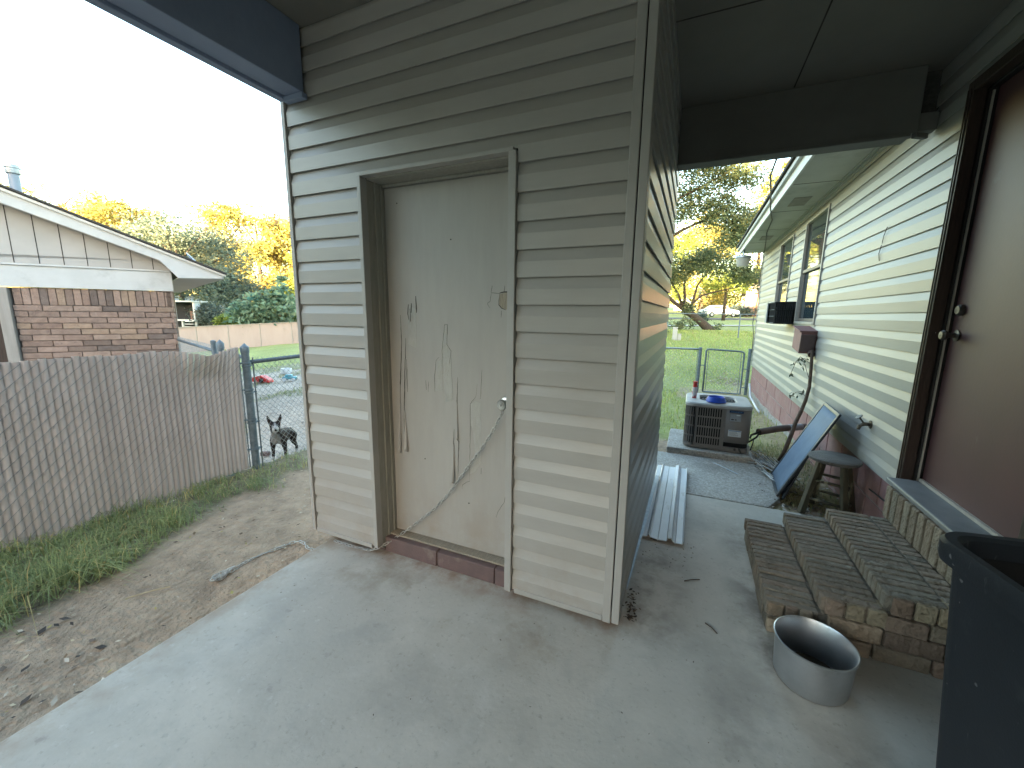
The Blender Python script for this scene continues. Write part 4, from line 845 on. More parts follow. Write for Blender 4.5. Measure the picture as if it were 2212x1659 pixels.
# open chain-link run beyond the post
fr = thing('chain_link_fence', (-3.95, 3.2, -.15), 'bare chain link fence run past the tall post where the dog stands', 'fence')
y1_ = 5.6
MB().tube([(-3.91, 2.51, .985), (-3.99, 4.0, 1.0), (-4.05, y1_, 1.01)], .021, 10).build('top_rail', GALVD, fr, smooth=True)
MB().tube([(-3.905, 2.545, -.12), (-3.905, 2.545, 1.03)], .008, 6).build('tension_bar', WIRE, fr)
for z in (.985, .72, .42, .15): MB().lathe([(.038, -.010), (.041, 0), (.038, .010)], (-3.90, 2.475, z-.03), 12).box(-3.915, -3.895, 2.50, 2.55, z-.036, z-.024).build('tension_band', GALVD, fr)
chainlink(MB(), (-3.905, 2.55), (-4.05, y1_), -.17, 1.03, .062, .0019).build('wire_mesh', WIRE, fr)
post(fr, -4.06, y1_+.03, -.5, 1.05, .03)
cf = thing('chain_link_fence', (-5, 2.7, -.2), 'low chain link fence between the tan slats and the corner of the brick house', 'fence')
post(cf, -4.42, 2.56, -.4, 1.11, .032); post(cf, -4.60, 2.60, -.4, 1.15, .024, cap='flat')
MB().tube([(-4.41, 2.56, 1.055), (-3.93, 2.475, 1.035)], .018, 8).tube([(-4.61, 2.60, 1.055), (-6.38, 3.17, 1.075)], .017, 8).build('top_rail', GALVD, cf, smooth=True)
mm = chainlink(MB(), (-4.62, 2.60), (-6.38, 3.17), .0, 1.12, .055, .0018); chainlink(mm, (-3.95, 2.48), (-4.40, 2.555), .0, 1.07, .055, .0018); mm.build('wire_mesh', WIRE, cf)

# ---------------------------------------------------------------- the brick neighbour
NU = Vector((.59, .807, 0)); NN = Vector((.807, -.59, 0)); NC = Vector((-6.42, 3.2, 0))
ND = Vector((-.925, .38, 0))
def np_(s_, z, off=0): return NC+NU*s_+(NN*off if off > -1 else -ND*off)+Vector((0, 0, z))
nb = thing('brick_house', (-8, 2, -.4), 'low brown brick house with a pale gable and a stove pipe behind the slatted fence', 'house')
MN = Matrix((NU, NN, Vector((0, 0, 1)))).transposed()
br = MB(); cw, chh = .262, .0705; ds = -1.47
tones = [(.37, .265, .215), (.40, .295, .24), (.34, .24, .195), (.31, .225, .185), (.36, .26, .215), (.25, .185, .155), (.385, .28, .21)]
def tone(p=.16):
    t_ = (.20, .155, .135) if random.random() < p else random.choice(tones); k = random.uniform(.85, 1.12); return tuple(v*k for v in t_)
zt = 1.51; row = 0
while zt > -.6:
    s0 = -7.5+(cw/2 if row % 2 else 0)+random.uniform(-.02, .02)
    while s0 < 0:
        s1 = min(s0+cw, .0)
        if not (s1 > -2.5 and s0 < ds): br.obox(np_((s0+s1)/2, zt-chh/2, .003*random.uniform(-1, 1)), (s1-s0-.006, .10, chh-.0055), MN, tone())
        elif s0 < ds < s1 and s1-ds > .03: br.obox(np_((ds+s1)/2, zt-chh/2), (s1-ds-.006, .10, chh-.0055), MN, tone())
        s0 = s0+cw
    # return face round the corner
    for q in range(3): pass
    zt -= chh; row += 1
s0 = -7.5
while s0 < 0:
    if not (-2.5 < s0 < ds-.01): br.obox(np_(min(s0+.036, -.036), 1.612), (.067, .10, .198), MN, tone(.12))
    s0 += .072
br.build('brickwork', BRICKN, nb, bevel=.004, seg=1)
m = MB().obox(np_((ds)/2, .5, -.052), (-ds, .02, 2.42), MN).obox(np_(-5, .5, -.052), (5, .02, 2.42), MN)
m.build('mortar', MORTAR, nb)
m = MB().prism([np_(0, -.7, -.02), np_(-.12, -.7, -.02), np_(-.12, 1.75, -.02), np_(0, 1.75, -.02)], ND*5.6); m.build('wall', ORANGEB, nb)
m = MB().obox(np_(ds-.055, .55, .01), (.10, .16, 2.32), MN); m.build('door_post', GREYW, nb, bevel=.006)
MB().obox(np_(-1.98, .5, -.25), (1.0, .03, 2.4), MN).build('door', DBROWN, nb)
m = MB().obox(np_(-3.75, 1.84, .058), (7.54, .03, .250), MN).obox(np_(-3.75, 1.970, .066), (7.54, .05, .018), MN); m.build('frieze_board', FASC, nb, bevel=.004)
SL = .424
def rk(s_): return 1.955-SL*(s_-.594)     # rake top line
gp = MB(); s_ = .01; e = -7.5; pts = [np_(.01, 1.98, .045), np_(.01, rk(.01)-.10, .045), np_(-3.4, rk(-3.4)-.1, .045), np_(-7.5, rk(-3.4)-.1-SL*(-4.1)*-1*1.0, .045), np_(-7.5, 1.98, .045)]
gp.prism(pts, NN*-.03); gp.build('gable_panel', SIDEP, nb)
gv = MB()
for s_ in np.arange(-.16, -3.3, -.205): gv.obox(np_(s_, (1.99+rk(s_)-.14)/2, .0465), (.007, .004, max(.02, rk(s_)-.14-1.99)), MN)
gv.each('groove', CRACK, nb)
# rake board with eave return, overhanging the wall
rb = MB().prism([np_(.594, 1.948, .30), np_(.590, 1.893, .30), np_(.123, 1.878, .30), np_(-.04, 2.086, .30), np_(-3.4, 2.086+.398*3.36, .30), np_(-3.4, rk(-3.4), .30)], NN*-.03)
rb.build('rake_board', FASC, nb, bevel=.004)
rb = MB().prism([np_(.63, 1.945, .335), np_(.63, 1.905+.012, .335), np_(-3.4, rk(-3.4)-.045, .335), np_(-3.4, rk(-3.4)-.006, .335)], NN*-.034); rb.build('rake_trim', WHITE, nb, bevel=.003)
rb = MB().prism([np_(-.02, 2.07, .268), np_(-3.4, 2.07+.398*3.38, .268), np_(-3.4, 2.07+.398*3.38, .06), np_(-.02, 2.07, .06)], (0, 0, .012)); rb.build('rake_soffit', SIDEP, nb)
rb = MB().prism([np_(.12, 1.878, .27), np_(.585, 1.893, .27), np_(.585, 1.893, -6), np_(.06, 1.876, -6)], (0, 0, .012)); rb.build('soffit', SIDEP, nb)
rb = MB().prism([np_(.59, 1.893, .27), np_(.605, 1.893, .27), np_(.605, 1.95, .27), np_(.59, 1.95, .27)], ND*6.2); rb.build('fascia', FASC, nb)
rr = MB().prism([np_(.65, 1.945, .36), np_(-3.4, rk(-3.4)+.012, .36), np_(-3.4, rk(-3.4)+.012, -6.3), np_(.65, 1.945, -6.3)], (0, 0, .022)).prism([np_(-3.4, rk(-3.4)+.012, .36), np_(-7.9, 1.95, .36), np_(-7.9, 1.95, -6.3), np_(-3.4, rk(-3.4)+.012, -6.3)], (0, 0, .022)); rr.build('roof', SHING, nb)
# stove pipe on the roof slope
sp_ = (-8.95, 2.70)
q = MB().tube([(*sp_, 2.3), (*sp_, 3.40)], .058, 16).build('stove_pipe', pm('stove_pipe', (.26, .30, .36), (.21, .245, .30), rough=.5, metal=.3), nb, smooth='auto')
MB().lathe([(.062, 0), (.075, .01), (.078, .05), (.07, .055), (.07, .075), (.083, .08), (.083, .115), (.05, .13), (0, .132)], (*sp_, 3.33), 16).build('pipe_cap', GALV, q, smooth='auto')
dish = thing('satellite_dish', (-6.85, 3.75, 2.0), 'small blue grey satellite dish at the low edge of the brick house roof', 'dish')
DM = Matrix.Rotation(R(-35), 4, 'Z') @ Matrix.Rotation(R(-50), 4, 'X')
MB().lathe([(0, 0), (.08, .006), (.15, .022), (.19, .042), (.188, .046), (.15, .027), (0, .006)], (-6.80, 3.72, 2.13), 24, M=DM).build('reflector', pm('dish_grey', (.28, .34, .42), (.24, .3, .37), rough=.4), dish, smooth=True)
MB().tube([(-6.80, 3.74, 2.10), (-6.82, 3.80, 2.0), (-6.85, 3.85, 1.93)], .018, 8).build('mast', GALV, dish); MB().tube([(-6.78, 3.66, 2.02), (-6.66, 3.55, 2.15)], .008, 6).build('feed_arm', GALV, dish)

# ---------------------------------------------------------------- the dog
def build_dog():
    rot = math.atan2(-.80, .42)      # body heading
    base = Vector((-4.24, 3.02, 0)); base.z = ground_z(base.x, base.y)+.035
    root = thing('dog', base, 'brindle brown and white terrier with pricked ears standing behind the chain link', 'dog')
    V = []; E_ = []; Rr = []
    def add(p, r, par=None): V.append(p); Rr.append(r); (E_.append((par, len(V)-1)) if par is not None else None); return len(V)-1
    pel = add((-.13, 0, .235), .058); mid = add((-.03, 0, .235), .058, pel); ch = add((.075, 0, .238), .074, mid); sh = add((.12, 0, .26), .06, ch); nk = add((.155, .012, .305), .043, sh)
    hd = (.185, .028, .352); ca = R(30); fwd = Vector((math.cos(ca), math.sin(ca), 0)); sid = Vector((-fwd.y, fwd.x, 0))
    h = add(hd, .052, nk); mz = add(tuple(Vector(hd)+fwd*.052+Vector((0, 0, -.012))), .034, h); add(tuple(Vector(hd)+fwd*.082+Vector((0, 0, -.016))), .024, mz)
    for s_ in (1, -1):
        e0 = add(tuple(Vector(hd)+sid*.036*s_+Vector((0, 0, .042))), .020, h); e1 = add(tuple(Vector(hd)+sid*.055*s_+Vector((0, 0, .080))), .017, e0); add(tuple(Vector(hd)+sid*.062*s_+Vector((0, 0, .115))), .004, e1)
        f0 = add((.09, .058*s_, .185), .034, ch); f1 = add((.085, .064*s_, .115), .019, f0); f2 = add((.088, .066*s_, .045), .0155, f1); add((.108, .066*s_, .012), .017, f2)
        g0 = add((-.14, .055*s_, .19), .045, pel); g1 = add((-.11, .062*s_, .135), .028, g0); g2 = add((-.175, .062*s_, .085), .016, g1); g3 = add((-.165, .062*s_, .028), .0145, g2); add((-.14, .062*s_, .011), .016, g3)
    t0 = add((-.185, 0, .25), .018, pel); add((-.215, 0, .225), .010, t0)
    me = bpy.data.meshes.new('dog_body'); me.from_pydata(V, E_, []); o = bpy.data.objects.new('tmp', me); COL.objects.link(o)
    md = o.modifiers.new('skin', 'SKIN'); md.use_smooth_shade = True
    for i, r in enumerate(Rr): d = me.skin_vertices[0].data[i]; d.radius = (r, r); d.use_root = (i == 0)
    s2 = o.modifiers.new('sub', 'SUBSURF'); s2.levels = 2; s2.render_levels = 2
    bpy.context.view_layer.update(); dg = bpy.context.evaluated_depsgraph_get(); m2 = bpy.data.meshes.new_from_object(o.evaluated_get(dg)); bpy.data.objects.remove(o)
    c = m2.color_attributes.new('Col', 'FLOAT_COLOR', 'POINT'); arr = []
    hv = Vector(hd)
    for v in m2.vertices:
        p = v.co; n = nz(p.x, p.y, p.z, 28); br_ = Vector((.040, .029, .026))*(1+.5*nz(p.x*1, p.y*4, p.z*4, 22)); wh = 0
        q = p-hv; f = q.dot(fwd)
        if p.z > .28 and f > .045: wh = max(wh, sstep(.045, .06, f+.012*n))
        if p.z > .30 and abs(q.dot(sid)) < .010 and f > .02 and q.z < .05: wh = max(wh, .9)
        if .16 < p.z < .31 and p.x > .11+.012*n and abs(p.y) < .05: wh = max(wh, .5)
        if p.z < .05: wh = max(wh, sstep(.055, .04, p.z+.004*n))
        arr += [*br_.lerp(Vector((.62, .58, .55)), wh), 1]
    c.data.foreach_set('color', arr)
    m2.materials.clear(); m2.materials.append(pm('dog_coat', (1, 1, 1), (.82, .8, .78), spec=.12, rough=.7, scale=60, bump=.2, bscale=200, attr=True))
    ob = bpy.data.objects.new('body', m2); COL.objects.link(ob); ob.parent = root; ORG[ob.name] = Vector((0, 0, 0))
    for p in m2.polygons: p.use_smooth = True
    ey = MB(); no = MB()
    for s_ in (1, -1): ey.lathe([(0, -.008), (.006, -.005), (.008, 0), (.006, .005), (0, .008)], Vector(hd)+fwd*.044+sid*.026*s_+Vector((0, 0, .014)), 10)
    no.lathe([(0, -.010), (.010, -.006), (.012, 0), (.008, .008), (0, .010)], Vector(hd)+fwd*.104+Vector((0, 0, -.006)), 10)
    for mb_, n_ in ((ey, 'eye'), (no, 'nose')):
        for q in mb_.each(n_, BLACK, None, loc=(0, 0, 0), smooth=True): q.parent = root
    root.rotation_euler = (0, 0, rot); root.scale = (1.05, 1.05, 1.22)
build_dog()

# ---------------------------------------------------------------- trees
def tree(name, label, base, trunk, limbs, blobs, mat, n_leaf, size, group=None, cl=.22, bark=BARK, clump=40, droop=0, cat='tree', flat=.75):
    """trunk: list of (dx,dy,dz,r); limbs: lists of the same; blobs: (dx,dy,dz,rx,ry,rz,weight) ellipsoids carrying leaf clumps"""
    root = thing(name, base, label, cat, group); B = Vector(base); m = MB()
    for path in [trunk]+limbs: m.tube([B+Vector(p[:3]) for p in path], [p[3] for p in path], 8)
    if trunk: m.build('trunk', bark, root, smooth=True)
    W_ = np.array([b_[6] for b_ in blobs], float); W_ /= W_.sum(); nc = max(1, n_leaf//clump)
    bi = rng.choice(len(blobs), nc, p=W_); Bl = np.array([b_[:6] for b_ in blobs]); d = rng.normal(size=(nc, 3)); d /= np.linalg.norm(d, axis=1)[:, None]
    rad = rng.random(nc)**.45; cc = Bl[bi, :3]+d*rad[:, None]*Bl[bi, 3:6]
    r_ = Bl[bi, 3:6].mean(axis=1)*cl
    pos = np.repeat(cc, clump, 0)+rng.normal(size=(nc*clump, 3))*np.repeat(r_, clump)[:, None]*np.array([1, 1, flat])
    if droop: pos[:, 2] -= droop*rng.random(len(pos))**2
    N_ = len(pos); a = rng.normal(size=(N_, 3)); a[:, 2] *= .6; a /= np.linalg.norm(a, axis=1)[:, None]; t2 = rng.normal(size=(N_, 3)); b2 = np.cross(a, t2); b2 /= np.linalg.norm(b2, axis=1)[:, None]
    sz = size*(.6+.8*rng.random(N_))[:, None]; pos += np.array(base)
    Q = np.stack([pos-a*sz, pos+b2*sz*.45, pos+a*sz, pos-b2*sz*.45], 1).reshape(-1, 3)
    cb_ = np.repeat(.62+.76*rng.random(nc), clump)*(.85+.3*rng.random(N_)); hue = np.repeat(rng.normal(0, .07, nc), clump)
    colr = np.stack([cb_*(1+hue), cb_, cb_*(1-hue)], 1)
    npmesh('crown', Q, 4, mat, colr, root); return root
def gb(x, y): return (x, y, ground_z(x, y)-.05)
def limbs_for(h, n, spread, r0, z0=.45):
    out = []
    for k in range(n):
        a = 2*math.pi*(k+random.random()*.6)/n; zs = h*(z0+.25*random.random()); e = spread*(.6+.4*random.random())
        out.append([(0, 0, zs, r0*.55), (e*.45*math.cos(a), e*.45*math.sin(a), zs+h*.14, r0*.35), (e*math.cos(a), e*math.sin(a), zs+h*.3, r0*.12)])
    return out
def simple_tree(name, label, x, y, h, wdt, mat, n, size, group, z0=.32, **kw):
    bl = []
    for k in range(9):
        a = random.random()*6.28; rr_ = wdt*.5*random.random()**.5; zz = h*(z0+(.92-z0)*random.random()); s_ = wdt*random.uniform(.20, .34)*(1-.35*max(0, zz/h-.6)); bl.append((rr_*math.cos(a), rr_*math.sin(a), zz, s_, s_, s_*.75, s_**2))
    bl.append((0, 0, h*.86, wdt*.24, wdt*.24, h*.13, wdt**2*.05))
    tr = [(0, 0, 0, h*.022), (.02*h, .0, h*.4, h*.016), (0, .01*h, h*.85, h*.005)]
    return tree(name, label, gb(x, y), tr, limbs_for(h, 6, wdt*.42, h*.014), bl, mat, n, size, group, **kw)
# left background, far to near
GR = 'sunlit trees beyond the back fence'
far = [(-112, 36, 25, 16, LF_YEL, 'tall golden tree at the far left above the brick house roof'), (-101, 44, 23, 15, LF_TAN, 'brownish sunlit tree behind the stove pipe'), (-94, 38, 22, 14, LF_YEL, 'golden tree just right of the stove pipe'),
       (-86, 53, 22.5, 15, LF_YEL, 'broad golden tree behind the dark oak'), (-77, 53, 22, 13, LF_YEL, 'golden tree with a rounded top right of the dark oak'), (-76, 60, 21, 12, LF_TAN, 'pale tan tree with bare stems behind the broad leaved plant'), (-66, 55, 13.5, 11, LF_LIME, 'bright yellow green tree beside the shed corner'), (-63, 58, 20, 9, LF_YEL, 'thin golden tree right beside the shed corner')]
for (x, y, h, wd, mt, lb) in far: simple_tree('tree', lb, x, y, h, wd, mt, 11000, .30, GR, z0=.22)
simple_tree('oak_tree', 'big dark green oak standing behind the brick house roof', -44, 22.5, 11.6, 12, LF_OAK, 20000, .16, None, z0=.2)
simple_tree('oak_tree', 'blue green tree with a ragged top left of the big oak', -55, 23.5, 11.4, 9, LF_OAK, 8000, .18, None, z0=.2)
simple_tree('tree', 'dark shaded tree low behind the playhouse', -46, 27, 7.0, 8, LF_DK, 12000, .16, None, z0=.12)
# shrubs by the tan fence
def shrub(name, label, base, blobs, mat, n, size, group=None, **kw): return tree(name, label, base, [(0, 0, -.1, .05), (.05, 0, .5, .03), (.1, 0, 1.0, .012)], [[(0, 0, .2, .03), (.4, .2, .9, .01)], [(0, 0, .2, .03), (-.4, -.2, .9, .01)]], blobs, mat, n, size, group, cat='shrub', **kw)
bb = (-27.9, 19.6, -.9)
shrub('broad_leaf_plant', 'large plant with broad green leaves leaning over the tan fence', bb, [(0, 0, 2.4, 1.3, 1.0, .9, 2), (-1.6, -.7, 2.1, .9, .8, .7, 1.5), (1.6, .7, 2.7, 1.0, .8, .9, 1.6), (.6, .3, 3.5, .8, .7, .7, 1.2), (1.1, .5, 4.3, .35, .35, .5, .4), (-.8, -.4, 1.5, 1.0, .7, .5, 1), (1.0, .4, 1.6, 1.0, .7, .5, .9), (-.5, -.2, 3.1, .6, .6, .5, .6)], LF_BIG, 2600, .20, clump=12, cl=.34)
shrub('shrub', 'dark grey green shrub beside the raised playhouse', (-33.8, 19.4, -.6), [(0, 0, 1.5, 1.3, 1.2, .8, 2), (-.7, -.4, 2.0, .8, .8, .6, 1), (.7, .4, 1.2, .9, .9, .6, 1)], LF_DK, 6000, .09, cl=.3)
shrub('hedge', 'bright green hedge along the top of the tan fence', (-29.4, 19.9, -.6), [(-2.2, -1.0, 1.25, 1.0, .6, .4, 1), (-.6, -.3, 1.3, 1.0, .6, .38, 1), (1.0, .5, 1.35, 1.0, .6, .42, 1), (2.6, 1.2, 1.45, 1.1, .6, .45, 1)], LF_LIME, 9000, .08, cl=.25)
# tan fence: panels and posts
TF = thing('wooden_fence', (-28.7, 18.1, -1), 'long tan panelled wooden fence across the back of the yard', 'fence')
A0, A1 = Vector((-33.6, 15.95, 0)), Vector((-21.5, 21.42, 0)); tz = lambda f: .17+(.77-.17)*f*(28/30.)*1.35
Ld = (A1-A0).length; du = (A1-A0).normalized(); np2 = 6
for k in range(np2):
    f0, f1 = k/np2, (k+1)/np2; p0, p1 = A0.lerp(A1, f0), A0.lerp(A1, f1); z0a, z1a = tz(f0), tz(f1)
    MB().prism([(p0.x, p0.y, z0a-2.2), (p1.x, p1.y, z1a-2.2), (p1.x, p1.y, z1a), (p0.x, p0.y, z0a)], du.cross(Vector((0, 0, 1)))*.03).build('panel', TANF, TF)
    pq = p0+du.cross(Vector((0, 0, 1)))*.035; MB().obox((pq.x, pq.y, z0a-1.0), (.06, .05, 2.0), Matrix.Rotation(math.atan2(du.y, du.x), 4, 'Z')).build('post', GREYW, TF)
p0, p1 = A0, A1; MB().prism([(p0.x, p0.y, tz(0)), (p1.x, p1.y, tz(1)), (p1.x, p1.y, tz(1)+.05), (p0.x, p0.y, tz(0)+.05)], du.cross(Vector((0, 0, 1)))*.10).build('cap_rail', GREYW, TF)
GF = thing('wooden_gate', (-37, 21, -.3), 'weathered plank gate with a diagonal brace between playhouse and hedge', 'gate')
g0, g1 = Vector((-38.4, 20.2, 0)), Vector((-35.9, 21.5, 0)); gd = (g1-g0).normalized(); gm = Matrix.Rotation(math.atan2(gd.y, gd.x), 4, 'Z')
for k in range(14): p_ = g0.lerp(g1, (k+.5)/14); MB().obox((p_.x, p_.y, -.25), ((g1-g0).length/14-.015, .03, 1.85), gm).build('plank', GREYW, GF)
gn = gd.cross(Vector((0, 0, 1)))*.03; MB().tube([g0+gn+Vector((.6, .3, -.9)), g0.lerp(g1, .72)+gn+Vector((0, 0, .55))], .05, 4).tube([g0+gn+Vector((0, 0, .6)), g1+gn+Vector((0, 0, .6))], .05, 4).build('brace', WHITE, GF)
# playhouse on legs
PH = thing('playhouse', (-34.6, 17.8, -.2), 'raised wooden playhouse with a dark doorway and white steps', 'playhouse')
pu = Vector((.914, .406, 0)); pm_ = Matrix.Rotation(math.atan2(.406, .914), 4, 'Z'); pcn = Vector((-34.9, 17.75, 0))
def pb(u, d, z, su, sd2, sz): return MB().obox(pcn+pu*u+Vector((-.406, .914, 0))*d+Vector((0, 0, z)), (su, sd2, sz), pm_)
pb(0, .5, .70, 2.3, 1.4, .10).build('platform', WHITE, PH); pb(-.1, .5, 2.08, 2.5, 1.7, .08).build('roof', WHITE, PH)
pb(.85, .55, 1.05, .5, .9, .62).build('side_wall', pm('playhouse_red', (.24, .12, .08), (.2, .1, .07)), PH); pb(-.25, .8, 1.38, 1.7, .05, 1.28).build('back_wall', BLACK, PH)
for u_ in (-.95, -.32, 1.07): pb(u_, -.1, 1.38, .10, .09, 1.36).build('upright', WHITE, PH)
for u_ in (-.9, .05, 1.05): pb(u_, .0, .15, .12, .12, 1.0).build('leg', WHITE, PH)
pb(0, .9, .2, 2.2, .05, .9).build('under_panel', BLACK, PH)
for k in range(4): pb(.78+.06*k, -.25-.14*k, .62-.19*k, .62, .16, .05).build('step', WHITE, PH)
pb(.95, .35, 1.75, .16, .5, .6).build('window_panel', LABELW, PH)
def small_house(name, label, c, u, L, Dp, zb, ze, zr, wallm, roofm, trim=True):
    o = thing(name, (c[0], c[1], zb), label, 'house'); U = Vector((*u, 0)).normalized(); V2 = Vector((-U.y, U.x, 0)); C_ = Vector((c[0], c[1], 0)); M = Matrix((U, V2, Vector((0, 0, 1)))).transposed()
    MB().obox(C_+Vector((0, 0, (zb+ze)/2)), (L, Dp, ze-zb), M).build('wall', wallm, o)
    r = MB(); e = .4
    for sg in (1, -1): r.prism([C_+U*(-L/2-e)+V2*sg*(Dp/2+e)+Vector((0, 0, ze)), C_+U*(L/2+e)+V2*sg*(Dp/2+e)+Vector((0, 0, ze)), C_+U*(L/2+e)+Vector((0, 0, zr)), C_+U*(-L/2-e)+Vector((0, 0, zr))], (0, 0, .08))
    r.build('roof', roofm, o)
    MB().obox(C_-V2*(Dp/2+e+.03)+Vector((0, 0, ze-.02)), (L+2*e, .04, .16), M).build('fascia', WHITE, o)
    for k in (-.3, .05, .32): f = MB().obox(C_+U*L*k-V2*(Dp/2+.03)+Vector((0, 0, (zb+ze)/2+.1)), (1.0, .08, 1.1), M).build('window', WHITE, o); MB().obox(C_+U*L*k-V2*(Dp/2+.06)+Vector((0, 0, (zb+ze)/2+.1)), (.86, .06, .96), M).build('pane', DGLASS, f)
    return o
small_house('house', 'pale blue roofed house beyond the playhouse', (-46.5, 24.6), (.7, .7), 6, 4.5, -1.2, 1.35, 2.75, LABELW, BLUEROOF)
small_house('house', 'red brick house with a grey roof seen beside the shed corner', (-41.0, 33.6), (.9, .42), 9, 5, -.6, 1.52, 2.62, ORANGEB, GREYROOF)
# toys on the worn yard
def gy(x, y): return ground_z(x, y)
ty = thing('toy_car', (-9.9, 7.42, gy(-9.9, 7.42)), 'small turquoise toy car left on the worn yard', 'toy')
TM = Matrix.Rotation(R(35), 4, 'Z'); tb_ = Vector((-9.9, 7.42, gy(-9.9, 7.42)+.04))
TURQ = pm('turquoise', (.12, .36, .42), (.1, .3, .36), rough=.4)
MB().obox(tb_+Vector((0, 0, .05)), (.34, .17, .07), TM).obox(tb_+Vector((-.02, -.01, .11)), (.17, .14, .06), TM).build('body', TURQ, ty, bevel=.02)
for sx in (-.11, .11):
    for sy in (-.09, .09): MB().lathe([(0, -.02), (.045, -.02), (.045, .02), (0, .02)], tb_+TM.to_3x3() @ Vector((sx, sy, .01)), 14, M=TM @ Matrix.Rotation(R(90), 4, 'X')).build('wheel', WHITEV, ty)
t2_ = Vector((-10.75, 7.25, gy(-10.75, 7.25)))
ty = thing('toy_wagon', t2_, 'overturned red toy wagon near the fence post', 'toy')
MB().prism([t2_+Vector((-.30, 0, .02)), t2_+Vector((.30, .1, .02)), t2_+Vector((.28, .1, .10)), t2_+Vector((.05, .05, .21)), t2_+Vector((-.26, 0, .13))], (.12, -.25, .02)).build('tray', REDP, ty, bevel=.02)
for sx in (-.2, .2): MB().lathe([(0, -.02), (.06, -.02), (.06, .02), (0, .02)], t2_+Vector((sx, -.2, .1)), 14, M=Matrix.Rotation(R(70), 4, 'X')).build('wheel', TYRE, ty)
t3_ = Vector((-11.43, 8.46, gy(-11.43, 8.46)))
tag(MB().lathe([(.10, 0), (.14, .01), (.16, .16), (.155, .17), (.13, .03), (0, .02)], t3_, 20).build('toy_bucket', WHITEV, loc=t3_, smooth='auto'), 'white plastic bucket behind the turquoise toy car', 'bucket')
t4_ = Vector((-4.72, 3.12, gy(-4.72, 3.12)))
tag(MB().obox(t4_+Vector((0, 0, .03)), (.10, .055, .05), Matrix.Rotation(R(30), 4, 'Z')).build('brick', BLOCK, loc=t4_, bevel=.008), 'single broken brick on the dirt left of the dog', 'brick')

# ---------------------------------------------------------------- right: gate, back lawn, street
RG = thing('chain_link_fence', (-.5, 10.4, -.3), 'chain link fence with grey posts across the lawn behind the air conditioner', 'fence')
GY = 10.2
post(RG, .19, GY, -.6, .765, .036, cap='flat'); post(RG, 1.20, GY+.15, -.6, .765, .036, cap='flat')
MB().tube([(.18, GY, .735), (-3.6, GY-.6, .74)], .021, 8).build('top_rail', GALV, RG, smooth=True)
chainlink(MB(), (.19, GY), (-2.4, GY-.4), -.33, .76, .075, .0017).build('wire_mesh', WIRE, RG); MB().tube([(.14, GY, -.3), (.14, GY, .74)], .008, 6).build('tension_bar', WIRE, RG)
GT = thing('chain_link_gate', (.7, GY, -.3), 'narrow chain link gate with a rusty top bar beside the house corner', 'gate')
gx0, gx1 = .315, 1.08; gf = MB()
gf.tube([(gx0, GY, -.24), (gx0, GY, .70), (gx0+.02, GY, .735), (gx0+.06, GY, .745), (gx1-.06, GY+.05, .715), (gx1-.015, GY+.05, .70), (gx1, GY+.05, .66), (gx1, GY+.05, -.24), (gx0, GY, -.24)], .020, 8); gf.build('frame', GALVD, GT, smooth=True)
MB().tube([(gx0+.05, GY, -.24), (gx0+.05, GY, .72)], .009, 6).tube([(gx1-.05, GY+.05, -.24), (gx1-.05, GY+.05, .69)], .009, 6).build('tension_bar', WIRE, GT)
chainlink(MB(), (gx0+.05, GY), (gx1-.05, GY+.05), -.24, .72, .075, .0017).build('wire_mesh', WIRE, GT)
MB().box(gx0-.10, gx0-.02, GY-.01, GY+.01, .36, .38).box(gx1+.02, gx1+.10, GY+.05, GY+.07, .32, .34).box(gx1+.02, gx1+.10, GY+.05, GY+.07, -.1, -.08).build('latch', GALVD, GT)
tag(MB().tube([(1.13, 9.3, .15), (1.16, 9.2, -.1), (1.15, 8.3, -.13), (1.17, 8.0, -.16)], .018, 8).build('drain_pipe', WHITEV, loc=(1.15, 9, 0), smooth=True), 'thin pale downpipe against the foundation by the gate post', 'pipe')
FF = thing('chain_link_fence', (1, 22.5, .3), 'far chain link fence with thin posts in front of the leaning tree', 'fence')
for (x, y) in ((2.07, 23.0), (-1.2, 21.7), (5.4, 24.3), (-4.5, 20.4)): post(FF, x, y, .0, 1.58, .03, cap='flat')
MB().tube([(-7.5, 19.2, 1.6), (-1.2, 21.7, 1.6), (2.07, 23.0, 1.6), (8.5, 25.6, 1.62)], .022, 6).build('top_rail', GALVD, FF)
UP = 'pale utility pedestals by the far fence'
for (x, y, w_, h_, lb) in ((-.79, 21.1, .21, .62, 'tall pale utility pedestal on the lawn'), (-.59, 21.18, .17, .30, 'short pale utility box beside the tall pedestal')):
    z = ground_z(x, y); o = thing('utility_pedestal', (x, y, z), lb, 'utility box', UP); MB().box(x-w_/2, x+w_/2, y-w_/2, y+w_/2, z-.1, z+h_).build('housing', pm('pedestal_beige', (.40, .39, .35), (.35, .34, .31), rough=.6), o, bevel=.02); MB().box(x-w_/2-.008, x+w_/2+.008, y-w_/2-.008, y+w_/2+.008, z+h_*.93, z+h_+.02).build('cap', MATS['pedestal_beige'], o, bevel=.015)
